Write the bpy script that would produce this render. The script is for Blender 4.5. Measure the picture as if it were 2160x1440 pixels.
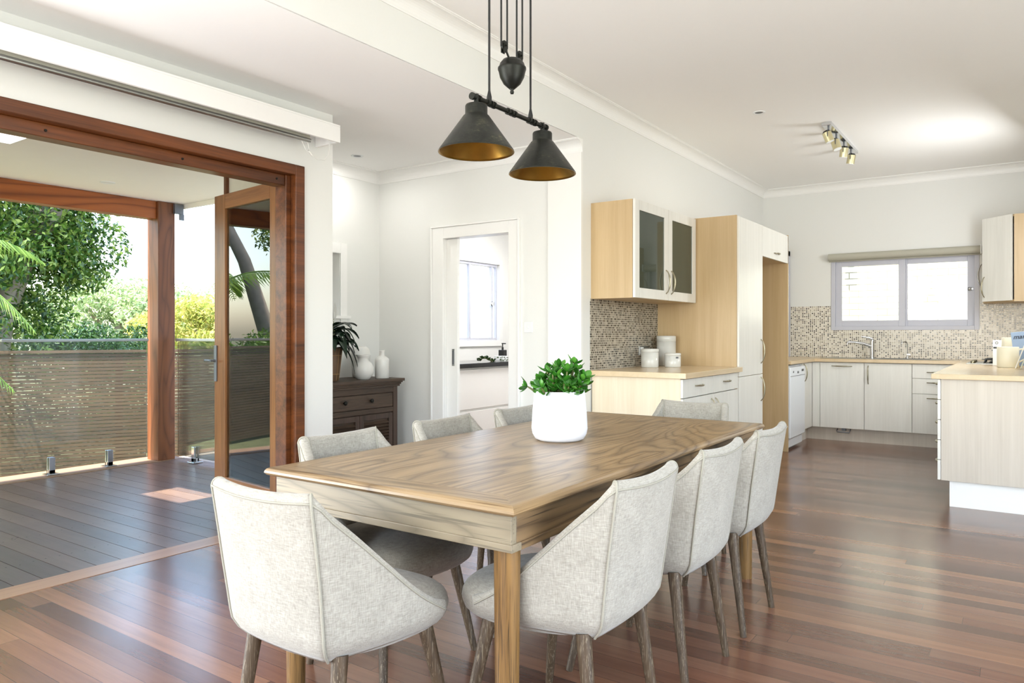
import bpy, math, random
from mathutils import Vector, Matrix, noise
import bmesh
random.seed(7)
for o in list(bpy.data.objects): bpy.data.objects.remove(o)
S = bpy.context.scene
COL = S.collection
R = math.radians
# ------------------------------------------------------------------ camera
CH = 1.2
cd = bpy.data.cameras.new('camera'); cam = bpy.data.objects.new('camera', cd); COL.objects.link(cam)
cd.sensor_width = 36; cd.lens = 1555/2160*36; cd.shift_y = -15/2160; cd.clip_start = .02; cd.clip_end = 300
cam.location = (0, 0, CH); cam.rotation_euler = (R(90), 0, math.atan(1085/1555)); S.camera = cam
# ------------------------------------------------------------------ view, sky, sun, window and fill light
S.view_settings.view_transform = 'Standard'; S.view_settings.look = 'None'
S.view_settings.gamma = 1; S.view_settings.use_curve_mapping = False
S.view_settings.exposure = 0.72
W = bpy.data.worlds.new('sky'); S.world = W; W.use_nodes = True
wn = W.node_tree.nodes; wl = W.node_tree.links
bg = wn['Background']; sky = wn.new('ShaderNodeTexSky'); sky.sky_type = 'NISHITA'; sky.sun_disc = False
sky.sun_elevation = R(65); sky.sun_rotation = R(180); sky.air_density = 1.2; sky.dust_density = 2.2; sky.ozone_density = 1.5
wl.new(sky.outputs[0], bg.inputs[0]); bg.inputs[1].default_value = 0.85
sd = bpy.data.lights.new('sun', 'SUN'); sd.energy = 13.0; sd.angle = R(.6); sd.color = (1, .93, .82)
sun = bpy.data.objects.new('sun', sd); COL.objects.link(sun)
sun.rotation_euler = Vector((0.02, .467, -1)).to_track_quat('-Z', 'Y').to_euler()
sun.location = (0, -8, 12)
def area(name, loc, aim, sx, sy, power, color=(1, 1, 1)):
    l = bpy.data.lights.new(name, 'AREA'); l.shape = 'RECTANGLE'; l.size = sx; l.size_y = sy; l.energy = power; l.color = color
    o = bpy.data.objects.new(name, l); COL.objects.link(o); o.location = loc
    o.rotation_euler = Vector(aim).to_track_quat('-Z', 'Z').to_euler(); return o
# area lights boosting daylight from unseen windows behind and right of the camera, tilted up to brighten the ceilings
area('daylight_rear_window', (-1.0, -2.85, 1.5), (0, 1, 1.1), 3.6, 2.0, 105, (.95, .98, 1))
area('daylight_side_window', (2.55, 1.6, 1.5), (-1, 0, 1.25), 4.2, 2.0, 78, (.95, .98, 1))
area('daylight_door_opening', (-3.84, -.25, 1.15), (1, .1, .3), 2.5, 1.9, 100, (.95, .98, 1))
area('kitchen_side_fill', (.185, 7.6, 1.75), (-1, .2, -.2), 1.5, .7, 34, (.97, .99, 1))  # added fill for the kitchen; this side wall has no window
for lx_, ly_, lz_, lp_ in ((-4.52, 4.25, 2.655, 3.2), (-1.8, 6.12, 3.0, 2.0)):
    area('ceiling_downlight', (lx_, ly_, lz_), (0, 0, -1), .07, .07, lp_, (1, .98, .95))  # faint fill added at ceiling fittings that are otherwise unlit
area('laundry_fill', (-4.0, 6.3, 2.58), (0, 0, -1), .8, .8, 34, (1, 1, 1))  # unseen area light added to brighten the laundry
# ------------------------------------------------------------------ mesh builder
class MB:
    def __init__(s): s.v = []; s.f = []; s.sm = []; s.mi = []
    def add(s, vs, fs, smooth=False, mi=0):
        b = len(s.v); s.v += [tuple(v) for v in vs]
        for f in fs: s.f.append(tuple(i+b for i in f)); s.sm.append(smooth); s.mi.append(mi)
        return s
    def box(s, x0, x1, y0, y1, z0, z1, mi=0):
        x0, x1 = min(x0, x1), max(x0, x1); y0, y1 = min(y0, y1), max(y0, y1); z0, z1 = min(z0, z1), max(z0, z1)
        vs = [(x, y, z) for z in (z0, z1) for (x, y) in ((x0, y0), (x1, y0), (x1, y1), (x0, y1))]
        return s.add(vs, [(3, 2, 1, 0), (4, 5, 6, 7), (0, 1, 5, 4), (1, 2, 6, 5), (2, 3, 7, 6), (3, 0, 4, 7)], False, mi)
    def xbox(s, M, sx, sy, sz, mi=0):
        vs = [M @ Vector((x*sx/2, y*sy/2, z*sz/2)) for z in (-1, 1) for (x, y) in ((-1, -1), (1, -1), (1, 1), (-1, 1))]
        return s.add(vs, [(3, 2, 1, 0), (4, 5, 6, 7), (0, 1, 5, 4), (1, 2, 6, 5), (2, 3, 7, 6), (3, 0, 4, 7)], False, mi)
    def prism(s, poly, h0, h1, axis='z', mi=0):
        n = len(poly)
        def P(a, b, h): return {'z': (a, b, h), 'y': (a, h, b), 'x': (h, a, b)}[axis]
        vs = [P(a, b, h0) for a, b in poly]+[P(a, b, h1) for a, b in poly]
        s.add(vs, [tuple(range(n))[::-1], tuple(range(n, 2*n))]+[(i, (i+1) % n, n+(i+1) % n, n+i) for i in range(n)], False, mi); return s
    def cyl(s, p0, p1, r0, r1=None, n=20, caps=True, mi=0):
        r1 = r0 if r1 is None else r1
        p0, p1 = Vector(p0), Vector(p1); d = (p1-p0).normalized()
        a = d.orthogonal().normalized(); b = d.cross(a)
        c = [(math.cos(2*math.pi*i/n), math.sin(2*math.pi*i/n)) for i in range(n)]
        v0 = [p0+(a*x+b*y)*r0 for x, y in c]; v1 = [p1+(a*x+b*y)*r1 for x, y in c]
        s.add(v0+v1, [(i, (i+1) % n, n+(i+1) % n, n+i) for i in range(n)], True, mi)
        if caps: s.add(v0, [tuple(range(n))[::-1]], False, mi); s.add(v1, [tuple(range(n))], False, mi)
        return s
    def lathe(s, prof, c=(0, 0, 0), n=40, mi=0, axis='z'):
        vs = []; k = len(prof)
        for r, z in prof:
            for i in range(n):
                a = 2*math.pi*i/n; x, y = r*math.cos(a), r*math.sin(a)
                vs.append({'z': (c[0]+x, c[1]+y, c[2]+z), 'y': (c[0]+x, c[1]+z, c[2]+y), 'x': (c[0]+z, c[1]+x, c[2]+y)}[axis])
        s.add(vs, [(j*n+i, j*n+(i+1) % n, (j+1)*n+(i+1) % n, (j+1)*n+i) for j in range(k-1) for i in range(n)], True, mi)
        return s
    def tube(s, pts, r, n=8, mi=0, closed=False):
        pts = [Vector(p) for p in pts]; k = len(pts); rr = r if isinstance(r, (list, tuple)) else [r]*k
        vs = []; up = None
        for i, p in enumerate(pts):
            t = (pts[(i+1) % k]-pts[i-1]) if closed else (pts[min(i+1, k-1)]-pts[max(i-1, 0)])
            t.normalize()
            if up is None: a = t.orthogonal().normalized()
            else: a = (up-t*up.dot(t)); a = a.normalized() if a.length > 1e-6 else t.orthogonal().normalized()
            up = a; b = t.cross(a)
            for j in range(n): q = 2*math.pi*j/n; vs.append(p+(a*math.cos(q)+b*math.sin(q))*rr[i])
        m = k if closed else k-1
        s.add(vs, [(i*n+j, i*n+(j+1) % n, ((i+1) % k)*n+(j+1) % n, ((i+1) % k)*n+j) for i in range(m) for j in range(n)], True, mi)
        if not closed: s.add(vs[:n], [tuple(range(n))[::-1]], False, mi); s.add(vs[-n:], [tuple(range(n))], False, mi)
        return s
    def grid(s, P, mi=0, smooth=True):
        h = len(P); w = len(P[0])
        return s.add([p for row in P for p in row], [(j*w+i, j*w+i+1, (j+1)*w+i+1, (j+1)*w+i) for j in range(h-1) for i in range(w-1)], smooth, mi)
    def build(s, name, mat, parent=None, bevel=0, local=False, seg=2, **kw):
        me = bpy.data.meshes.new(name); off = Vector((0, 0, 0))
        if parent is not None and not local:
            p = parent
            while p is not None: off += Vector(p.location); p = p.parent
        me.from_pydata([tuple(Vector(v)-off) for v in s.v], [], s.f)
        me.polygons.foreach_set('use_smooth', s.sm)
        me.polygons.foreach_set('material_index', s.mi)
        for m in (mat if isinstance(mat, (list, tuple)) else [mat]): me.materials.append(m)
        o = bpy.data.objects.new(name, me); COL.objects.link(o)
        if parent is not None: o.parent = parent
        if bevel:
            b = o.modifiers.new('bevel', 'BEVEL'); b.width = bevel; b.segments = seg; b.limit_method = 'ANGLE'; b.angle_limit = R(50)
        for k, v in kw.items(): o[k] = v
        return o
def thing(name, label, cat, loc=(0, 0, 0), rz=0, group=None):
    o = bpy.data.objects.new(name, None); COL.objects.link(o); o.empty_display_size = .05
    o.location = loc; o.rotation_euler = (0, 0, rz); o['label'] = label; o['category'] = cat
    if group: o['group'] = group
    return o
def tag(o, label, cat, group=None):
    o['label'] = label; o['category'] = cat
    if group: o['group'] = group
    return o
def struct(name, mb, mat, **k): 
    o = mb.build(name, mat, **k); o['kind'] = 'structure'; return o
def kids(o): return [c for c in bpy.data.objects if c.parent == o]
def copy_tree(o, parent=None):
    c = o.copy(); COL.objects.link(c)
    if parent is not None: c.parent = parent
    for ch in kids(o): copy_tree(ch, c)
    return c
# ------------------------------------------------------------------ materials
def lin(c):
    if isinstance(c, str): c = tuple(int(c[i:i+2], 16)/255 for i in (0, 2, 4))
    return tuple(x/12.92 if x <= .04045 else ((x+.055)/1.055)**2.4 for x in c)+(1,)
class NT:
    def __init__(s, name):
        s.m = bpy.data.materials.new(name); s.m.use_nodes = True; s.t = s.m.node_tree; s.b = s.t.nodes['Principled BSDF']
    def n(s, typ, **kw):
        x = s.t.nodes.new('ShaderNode'+typ)
        for k, v in kw.items():
            if k.startswith('i_'): x.inputs[int(k[2:])].default_value = v
            else: setattr(x, k, v)
        return x
    def l(s, a, b): s.t.links.new(a, b)
    def m_(s, op, a, b=None, c=None):
        x = s.n('Math', operation=op)
        for i, q in enumerate((a, b, c)):
            if q is None: continue
            if isinstance(q, (int, float)): x.inputs[i].default_value = q
            else: s.l(q, x.inputs[i])
        return x.outputs[0]
    def ramp(s, fac, stops, interp='LINEAR'):
        x = s.n('ValToRGB'); x.color_ramp.interpolation = interp
        e = x.color_ramp.elements
        while len(e) < len(stops): e.new(.5)
        for q, (p, c) in zip(e, stops): q.position = p; q.color = lin(c) if isinstance(c, (str, tuple)) else (c, c, c, 1)
        s.l(fac, x.inputs[0]); return x.outputs[0]
    def mix(s, fac, a, b, mode='MIX'):
        x = s.n('Mix', data_type='RGBA', blend_type=mode)
        if isinstance(fac, (int, float)): x.inputs[0].default_value = fac
        else: s.l(fac, x.inputs[0])
        for i, q in ((6, a), (7, b)):
            if isinstance(q, tuple): x.inputs[i].default_value = q
            else: s.l(q, x.inputs[i])
        return x.outputs[2]
    def coords(s, kind='obj'):
        if kind == 'obj': return s.n('TexCoord').outputs['Object']
        return s.n('NewGeometry').outputs['Position']
    def noise(s, vec, scale=(1, 1, 1), sc=1, detail=4, rough=.5, dist=0):
        mp = s.n('Mapping'); s.l(vec, mp.inputs[0]); mp.inputs['Scale'].default_value = scale
        x = s.n('TexNoise'); s.l(mp.outputs[0], x.inputs['Vector']); x.inputs['Scale'].default_value = sc
        x.inputs['Detail'].default_value = detail; x.inputs['Roughness'].default_value = rough; x.inputs['Distortion'].default_value = dist
        return x.outputs[0]
    def bump(s, h, strength=.2, dist=.002):
        b = s.n('Bump'); b.inputs['Strength'].default_value = strength; b.inputs['Distance'].default_value = dist
        s.l(h, b.inputs['Height']); s.l(b.outputs[0], s.b.inputs['Normal'])
def plain(name, col, rough=.5, metal=0, bump=0, spec=None, **k):
    t = NT(name); t.b.inputs['Roughness'].default_value = rough; t.b.inputs['Metallic'].default_value = metal
    v = t.coords(k.get('space', 'obj')); nz = t.noise(v, sc=k.get('sc', 40), detail=3)
    c = lin(col); lo = tuple(x*k.get('lo', .96) for x in c[:3])+(1,)
    t.l(t.mix(nz, lo, c), t.b.inputs['Base Color'])
    if bump: t.bump(nz, bump, .002)
    if spec is not None: t.b.inputs['Specular IOR Level'].default_value = spec
    if 'coat' in k: t.b.inputs['Coat Weight'].default_value = k['coat']
    return t.m
def wood(name, c0, c1, axis='x', scale=14, rough=.4, stretch=.07, contrast=(.3, .7), bump=.05, space='obj', figure=0, pores=None):
    t = NT(name); v = t.coords(space); st = [1, 1, 1]; st['xyz'.index(axis)] = stretch
    a = t.noise(v, tuple(st), scale, 6, .6, .6)
    st2 = list(st); st2['xyz'.index(axis)] = stretch*.4
    b = t.noise(v, tuple(st2), scale*7, 3, .6)
    f = t.m_('ADD', t.m_('MULTIPLY', a, .7), t.m_('MULTIPLY', b, .3))
    if figure:
        st3 = list(st); st3['xyz'.index(axis)] = .16
        w = t.noise(v, tuple(st3), 3.2, 2, .45, .5)
        w2 = t.m_('SINE', t.m_('MULTIPLY', w, figure*9.0))
        w2 = t.m_('POWER', t.m_('ABSOLUTE', w2), .6)
        f = t.m_('ADD', t.m_('MULTIPLY', f, .55), t.m_('MULTIPLY', w2, .36))
    col = t.ramp(f, [(contrast[0], c0), (contrast[1], c1)])
    if pores:
        p = t.noise(v, tuple(x*(.5 if x < 1 else 1) for x in st2), scale*14, 2, .7)
        col = t.mix(t.ramp(p, [(.55, (0, 0, 0)), (.66, (1, 1, 1))]), col, lin(pores))
    t.l(col, t.b.inputs['Base Color']); t.b.inputs['Roughness'].default_value = rough
    if bump: t.bump(f, bump, .002)
    return t.m
def boards(name, w, L, cols, rough=.25, gap=.0015, seed=0., grain=.35, along='x', gapcol='20120c'):
    t = NT(name); pos = t.coords('pos'); sx = t.n('SeparateXYZ'); t.l(pos, sx.inputs[0])
    a, b = (sx.outputs[0], sx.outputs[1]) if along == 'x' else (sx.outputs[1], sx.outputs[0])
    ry = t.m_('DIVIDE', b, w); row = t.m_('FLOOR', ry); fy = t.m_('FRACT', ry)
    wn1 = t.n('TexWhiteNoise', noise_dimensions='1D'); t.l(t.m_('ADD', row, seed+.5), wn1.inputs['W'])
    rx = t.m_('ADD', t.m_('DIVIDE', a, L), t.m_('MULTIPLY', wn1.outputs[0], 7.3)); cx = t.m_('FLOOR', rx); fx = t.m_('FRACT', rx)
    cb = t.n('CombineXYZ'); t.l(row, cb.inputs[0]); t.l(cx, cb.inputs[1])
    wn2 = t.n('TexWhiteNoise', noise_dimensions='3D'); t.l(cb.outputs[0], wn2.inputs['Vector'])
    n = len(cols); base = t.ramp(wn2.outputs[0], [(i/(n-1), c) for i, c in enumerate(cols)])
    off = t.n('VectorMath', operation='ADD'); t.l(pos, off.inputs[0])
    sc = t.n('VectorMath', operation='SCALE'); t.l(cb.outputs[0], sc.inputs[0]); sc.inputs['Scale'].default_value = 3.7; t.l(sc.outputs[0], off.inputs[1])
    st = (.06, 1, 1) if along == 'x' else (1, .06, 1)
    g = t.noise(off.outputs[0], st, 38, 6, .62, .5)
    g2 = t.noise(off.outputs[0], tuple(x*(.9 if x == 1 else .8) for x in st), 9, 3, .5, 1.2)
    gg = t.m_('ADD', t.m_('MULTIPLY', g, .6), t.m_('MULTIPLY', g2, .4))
    mul = t.ramp(gg, [(.3, 1-grain*1.3), (.7, 1.0+grain*.6)])
    col = t.mix(1.0, base, mul, 'MULTIPLY')
    edge = t.m_('MAXIMUM', t.m_('LESS_THAN', fy, gap/w), t.m_('LESS_THAN', fx, gap/L))
    col = t.mix(t.m_('MULTIPLY', edge, .8), col, lin(gapcol))
    t.l(col, t.b.inputs['Base Color'])
    rn = t.noise(pos, (1, 1, 1), 3, 4, .6)
    t.l(t.m_('ADD', t.m_('MULTIPLY', rn, .12), rough-.06), t.b.inputs['Roughness'])
    t.bump(t.m_('ADD', t.m_('MULTIPLY', gg, .12), t.m_('MULTIPLY', edge, -1)), .08, .001)
    return t.m
def mosaic(name, px, pz, cols, grout, axis='y', varw=False, seed=0, gap=.14):
    t = NT(name); pos = t.coords('pos'); sx = t.n('SeparateXYZ'); t.l(pos, sx.inputs[0])
    a = sx.outputs['XYZ'.index(axis.upper())]; z = sx.outputs[2]
    rz = t.m_('DIVIDE', z, pz); row = t.m_('FLOOR', rz); fz = t.m_('FRACT', rz)
    if varw:
        w1 = t.n('TexWhiteNoise', noise_dimensions='1D'); t.l(t.m_('ADD', row, .5), w1.inputs['W'])
        ra = t.m_('ADD', t.m_('DIVIDE', a, px), t.m_('MULTIPLY', w1.outputs[0], 9.1))
        ra = t.m_('ADD', ra, t.m_('MULTIPLY', t.m_('SINE', t.m_('MULTIPLY', ra, 2.1)), .30))
    else: ra = t.m_('DIVIDE', a, px)
    ca = t.m_('FLOOR', ra); fa = t.m_('FRACT', ra)
    cb = t.n('CombineXYZ'); t.l(row, cb.inputs[0]); t.l(ca, cb.inputs[1]); cb.inputs[2].default_value = seed
    w2 = t.n('TexWhiteNoise', noise_dimensions='3D'); t.l(cb.outputs[0], w2.inputs['Vector'])
    n = len(cols); base = t.ramp(w2.outputs[0], [(i/n, c) for i, c in enumerate(cols)], 'CONSTANT')
    g = gap
    e = t.m_('MAXIMUM', t.m_('LESS_THAN', fz, g), t.m_('LESS_THAN', fa, g))
    t.l(t.mix(e, base, lin(grout)), t.b.inputs['Base Color'])
    t.l(t.m_('ADD', t.m_('MULTIPLY', e, .5), .15), t.b.inputs['Roughness'])
    t.bump(t.m_('MULTIPLY', e, -1), .3, .001)
    return t.m
def glass(name, tint=(.92, .96, .94), refl=1.0, opacity=0.0, body='8a918c'):
    # thin pane: transparent with true fresnel reflection
    t = NT(name); t.t.nodes.remove(t.b); out = t.t.nodes['Material Output']
    tr = t.n('BsdfTransparent'); tr.inputs[0].default_value = tint+(1,)
    gl = t.n('BsdfGlossy'); gl.inputs['Roughness'].default_value = 0.0
    fr = t.n('Fresnel'); fr.inputs[0].default_value = 1.5
    mx = t.n('MixShader'); t.l(t.m_('MULTIPLY', fr.outputs[0], refl), mx.inputs[0]); t.l(tr.outputs[0], mx.inputs[1]); t.l(gl.outputs[0], mx.inputs[2])
    last = mx
    if opacity:
        d = t.n('BsdfDiffuse'); d.inputs[0].default_value = lin(body)
        m2 = t.n('MixShader'); m2.inputs[0].default_value = opacity; t.l(mx.outputs[0], m2.inputs[1]); t.l(d.outputs[0], m2.inputs[2]); last = m2
    t.l(last.outputs[0], out.inputs[0]); return t.m
def leafmat(name, cols, rough=.45, trans=.35, sc=3):
    t = NT(name); pos = t.coords('pos'); g = t.n('NewGeometry')
    nz = t.noise(pos, sc=sc, detail=3); r = t.m_('ADD', t.m_('MULTIPLY', g.outputs['Random Per Island'], .6), t.m_('MULTIPLY', nz, .4))
    n = len(cols); c = t.ramp(r, [(.15+.7*i/(n-1), x) for i, x in enumerate(cols)])
    t.l(c, t.b.inputs['Base Color']); t.b.inputs['Roughness'].default_value = rough
    tl = t.n('BsdfTranslucent'); t.l(c, tl.inputs[0]); mx = t.n('MixShader'); mx.inputs[0].default_value = trans
    out = t.t.nodes['Material Output']; t.l(t.b.outputs[0], mx.inputs[1]); t.l(tl.outputs[0], mx.inputs[2]); t.l(mx.outputs[0], out.inputs[0])
    return t.m
def fabric(name, c0, c1):
    t = NT(name); v = t.coords('obj')
    a = t.noise(v, (.12, .12, 1), 420, 2, .6); b = t.noise(v, (1, 1, .1), 420, 2, .6); c = t.noise(v, (1, 1, 1), 14, 2, .5)
    f = t.m_('ADD', t.m_('ADD', t.m_('MULTIPLY', a, .42), t.m_('MULTIPLY', b, .42)), t.m_('MULTIPLY', c, .16))
    t.l(t.ramp(f, [(.30, c0), (.66, c1)]), t.b.inputs['Base Color']); t.b.inputs['Roughness'].default_value = .92
    t.b.inputs['Sheen Weight'].default_value = .25; t.b.inputs['Specular IOR Level'].default_value = .2
    t.bump(f, .35, .0015); return t.m
M = {}
M['wall'] = plain('wall_paint', 'e6e6e2', .7, sc=60, lo=.985)
M['wall2'] = plain('wall_paint_white', 'efeeea', .6, sc=60, lo=.985)
M['ceil'] = plain('ceiling_paint', 'faf9f7', .8, sc=40, lo=.985)
M['trim'] = plain('gloss_white_trim', 'f2f1ee', .35, sc=30, lo=.98)
M['floor'] = boards('timber_floor', .085, 1.7, ['4e342a', '7d5643', '644335', '93694f', '583c30', '845e4a', '6e4e3e'], rough=.23, grain=.2)
M['floor'].node_tree.nodes['Principled BSDF'].inputs['Coat Weight'].default_value = .18; M['floor'].node_tree.nodes['Principled BSDF'].inputs['Coat Roughness'].default_value = .22
M['deck'] = boards('deck_timber', .127, 9.0, ['57463f', '64524a', '6d584c', '5b4a43', '725d50'], rough=.3, gap=0, grain=.25, seed=3)
M['border'] = wood('border_timber', '8f6a50', 'b08a6c', 'y', 14, .3)
M['redwood'] = wood('red_cedar_frame', '44230f', '78431f', 'y', 16, .3, contrast=(.35, .65))
M['redwood_z'] = wood('red_cedar_upright', '44230f', '78431f', 'z', 16, .3, contrast=(.35, .65))
M['leafwood'] = wood('door_leaf_timber', '6a4222', '946338', 'z', 18, .28, contrast=(.35, .65))
M['leafwood_x'] = wood('door_rail_timber', '75492a', '9c6b3f', 'x', 18, .28, contrast=(.35, .65))
M['post'] = wood('merbau_post', '4e2c18', '85512f', 'z', 9, .35, contrast=(.15, .85), figure=4)
M['beam'] = wood('oiled_beam', '743a18', 'a85f2c', 'y', 9, .35, contrast=(.3, .7), figure=4)
M['slat'] = wood('fence_slat_timber', '3d2f24', '664f3a', 'x', 9, .6, contrast=(.3, .7))
M['oak'] = wood('oak_laminate', 'ba9e74', 'ccb289', 'z', 16, .38, .05, (.3, .7), .02)
M['oakpale'] = wood('pale_oak_laminate', 'dccbae', 'e8dcc4', 'z', 16, .4, .05, (.3, .7), .02)
M['ash'] = wood('whitewashed_laminate', 'd9d7cf', 'e8e6df', 'z', 14, .32, .06, (.3, .7), .02)
M['ashpink'] = wood('limed_laminate', 'c0b6a8', 'd3cabd', 'z', 14, .38, .05, (.3, .7), .02)
M['bench'] = wood('worktop_laminate', 'ccb48f', 'd8c2a0', 'y', 20, .22, .1, (.3, .7), .01)
M['table_x'] = wood('table_oak_across', '5a4731', 'a08663', 'x', 9, .34, .08, (.28, .74), .12, figure=7, pores='5a4024')
M['table_y'] = wood('table_oak_along', '5c4730', 'a28660', 'y', 9, .3, .08, (.28, .74), .12, figure=7, pores='5f4526')
M['apron_x'] = wood('apron_oak_across', '665c4b', '978a73', 'x', 8, .5, .12, (.2, .8), .12, figure=6, pores='6b6252')
M['apron_y'] = wood('apron_oak_along', '4a3826', '866c4c', 'y', 8, .5, .09, (.28, .74), .12, figure=7, pores='3a2c1e')
M['tleg'] = wood('table_leg_oak', '5a3f1f', '8f6b3a', 'z', 30, .45, .05, (.3, .7), .15, pores='33230f')
M['cleg'] = wood('chair_leg_oak', '382a1b', '4d3c2a', 'z', 26, .5, .08, (.3, .7), .15, figure=9, pores='7d705c')
M['linen'] = fabric('linen_fabric', '7f7a70', 'b0aba1')
M['linen_in'] = M['linen']
M['piping'] = plain('linen_piping', '9f9b8e', .9, sc=300, lo=.8)
M['blackmetal'] = plain('blackened_iron', '23241f', .42, .6, sc=60, lo=.7)
M['brass'] = plain('brushed_brass', 'aa853e', .3, 1, sc=30, lo=.7)
t = NT('aged_shade_metal'); v = t.coords('obj'); a = t.noise(v, (1, 1, 1), 9, 6, .7); b = t.noise(v, (1, 1, 4), 60, 4, .7)
f = t.m_('ADD', t.m_('MULTIPLY', a, .65), t.m_('MULTIPLY', b, .35))
t.l(t.ramp(f, [(.42, '1a1b17'), (.55, '2a2b24'), (.66, '615f46')]), t.b.inputs['Base Color'])
t.b.inputs['Metallic'].default_value = .55; t.b.inputs['Roughness'].default_value = .42; t.bump(f, .1, .001); M['shade'] = t.m
M['chrome'] = plain('chrome', 'd6d8da', .12, 1, sc=20, lo=.95)
M['steel'] = plain('brushed_steel', 'b8b9b6', .3, 1, sc=60, lo=.9)
M['bronze'] = plain('satin_bronze_handle', 'a39c86', .28, 1, sc=40, lo=.9)
M['black'] = plain('black_plastic', '161616', .4, sc=40)
M['rubber'] = plain('cable_black', '121212', .7, sc=40)
M['whiteplastic'] = plain('white_plastic', 'eceeee', .35, sc=30, lo=.98)
M['enamel'] = plain('appliance_enamel', 'e6ebf0', .25, sc=20, lo=.98)
M['potwhite'] = plain('matt_white_pot', 'e9e9ee', .55, sc=30, lo=.99)
M['ceramic'] = plain('white_ceramic', 'e2e1dc', .3, sc=20, lo=.97)
M['canister'] = plain('glazed_canister', 'd9d8d2', .15, sc=20, lo=.95)
M['cream'] = plain('cream_mug_glaze', 'ece7d2', .3, sc=20, lo=.97)
M['soil'] = plain('potting_soil', '2c1f16', .95, sc=160, lo=.4, bump=.6)
M['alu'] = plain('grey_aluminium', 'c4c5cf', .4, sc=20, lo=.98)
M['alud'] = plain('dark_aluminium', '6f7276', .4, .5, sc=20, lo=.95)
M['blind'] = plain('blind_fabric', 'b5b2a3', .8, sc=200, lo=.9)
M['walnut'] = wood('dark_stained_timber', '33271e', '5a4737', 'y', 20, .55, .08, (.3, .7), .1, pores='241a13')
M['walnut_z'] = wood('dark_stained_upright', '33271e', '57443a', 'z', 20, .55, .08, (.3, .7), .1)
M['basket'] = wood('basket_timber', '4d3826', '7b5f45', 'z', 26, .6, .1)
M['cane'] = plain('cane_binding', 'a98558', .6, sc=60, lo=.8)
M['render'] = plain('grey_rendered_wall', 'dcd9ce', .85, sc=25, lo=.9, bump=.2, space='pos')
M['soffit'] = plain('deck_soffit_paint', 'f1eee7', .6, sc=10, lo=.97)
M['mosaic_l'] = mosaic('mosaic_strip_tiles', .021, .0175, ['5b554d', '3a352f', '8d8579', '6c655b', '4a443d', 'a59c8e', '2a2622'], 'bdb5a4', 'y', True, gap=.26)
M['mosaic_b'] = mosaic('mosaic_square_tiles', .0225, .0195, ['d2cabb', 'bfb4a0', '5f574c', 'a39883', '332d26', 'cfc5b2', '7b7161', 'ddd5c6'], 'e6e1d6', 'x', gap=.34)
M['mosaic_r'] = mosaic('mosaic_side_tiles', .0225, .0195, ['d2cabb', 'bfb4a0', '5f574c', 'a39883', '332d26', 'cfc5b2', '7b7161', 'ddd5c6'], 'e6e1d6', 'y', gap=.34)
M['glass'] = glass('clear_glass')
M['glass_bal'] = glass('balustrade_glass', (.90, .94, .92), .8, .015, 'aeb4ae')
M['glass_door'] = glass('door_glass', (.88, .92, .90), 2.2)
M['glass_cab'] = glass('tinted_cabinet_glass', (.25, .30, .27), 1.6, .35, '66705f')
t = NT('whiteout_glass'); t.b.inputs['Base Color'].default_value = (.95, .97, 1, 1); t.b.inputs['Roughness'].default_value = .6
tl = t.n('BsdfTranslucent'); tl.inputs[0].default_value = (1, 1, 1, 1); tp = t.n('BsdfTransparent'); mx = t.n('MixShader'); mx.inputs[0].default_value = .45
t.l(tl.outputs[0], mx.inputs[1]); t.l(tp.outputs[0], mx.inputs[2]); t.l(mx.outputs[0], t.t.nodes['Material Output'].inputs[0]); M['whiteout'] = t.m  # milky white pane stands in for the overexposed daylight behind it
M['lead_red'] = plain('red_lead_glass', 'c2454a', .3, sc=20)
M['lead_grey'] = plain('lead_came', '5f7068', .4, .3, sc=20)
M['stone'] = plain('black_stone_top', '15181d', .08, sc=60, lo=.7)
M['grass'] = plain('dry_lawn', '6a6c48', .95, sc=6, lo=.5, space='pos')
t = NT('painted_brick'); pos = t.coords('pos'); br = t.n('TexBrick'); mp = t.n('Mapping'); t.l(pos, mp.inputs[0]); mp.inputs['Rotation'].default_value = (R(90), 0, 0)
t.l(mp.outputs[0], br.inputs['Vector']); br.inputs['Scale'].default_value = 1; br.inputs['Brick Width'].default_value = .24; br.inputs['Row Height'].default_value = .086
br.inputs['Mortar Size'].default_value = .006; br.inputs['Color1'].default_value = lin('cfccc3'); br.inputs['Color2'].default_value = lin('c9c6bb'); br.inputs['Mortar'].default_value = lin('857d69')
t.l(br.outputs[0], t.b.inputs['Base Color']); t.b.inputs['Roughness'].default_value = .8; M['brick'] = t.m
M['leaf_gum'] = leafmat('broad_gum_leaves', ['1f3812', '3d5f20', '6d8836', 'a9b65a'], .35, .4)
M['leaf_pale'] = leafmat('pale_gum_leaves', ['5f7a4c', '8ea370', 'b9c796', 'd6deb6'], .5, .45)
M['leaf_yellow'] = leafmat('yellow_green_leaves', ['6c7a34', '97a04a', 'b9b862', 'b39c58'], .5, .5)
M['leaf_hedge'] = leafmat('dark_hedge_leaves', ['1c3214', '2b4a1c', '44682a'], .4, .3)
M['leaf_palm'] = leafmat('palm_leaflets', ['4a6a2a', '6f8f3c', '94ae55'], .4, .4)
M['leaf_jade'] = leafmat('jade_leaves', ['245418', '397a24', '5c9a38'], .25, .15, 20)
M['leaf_lily'] = leafmat('lily_leaves', ['0c1a10', '14281a', '1f3826'], .25, .12, 10)
M['stem'] = plain('green_brown_stem', '6f7440', .6, sc=60, lo=.7)
M['bark'] = plain('tree_bark', 'a39684', .9, sc=8, lo=.5, bump=.6, space='pos')
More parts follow.
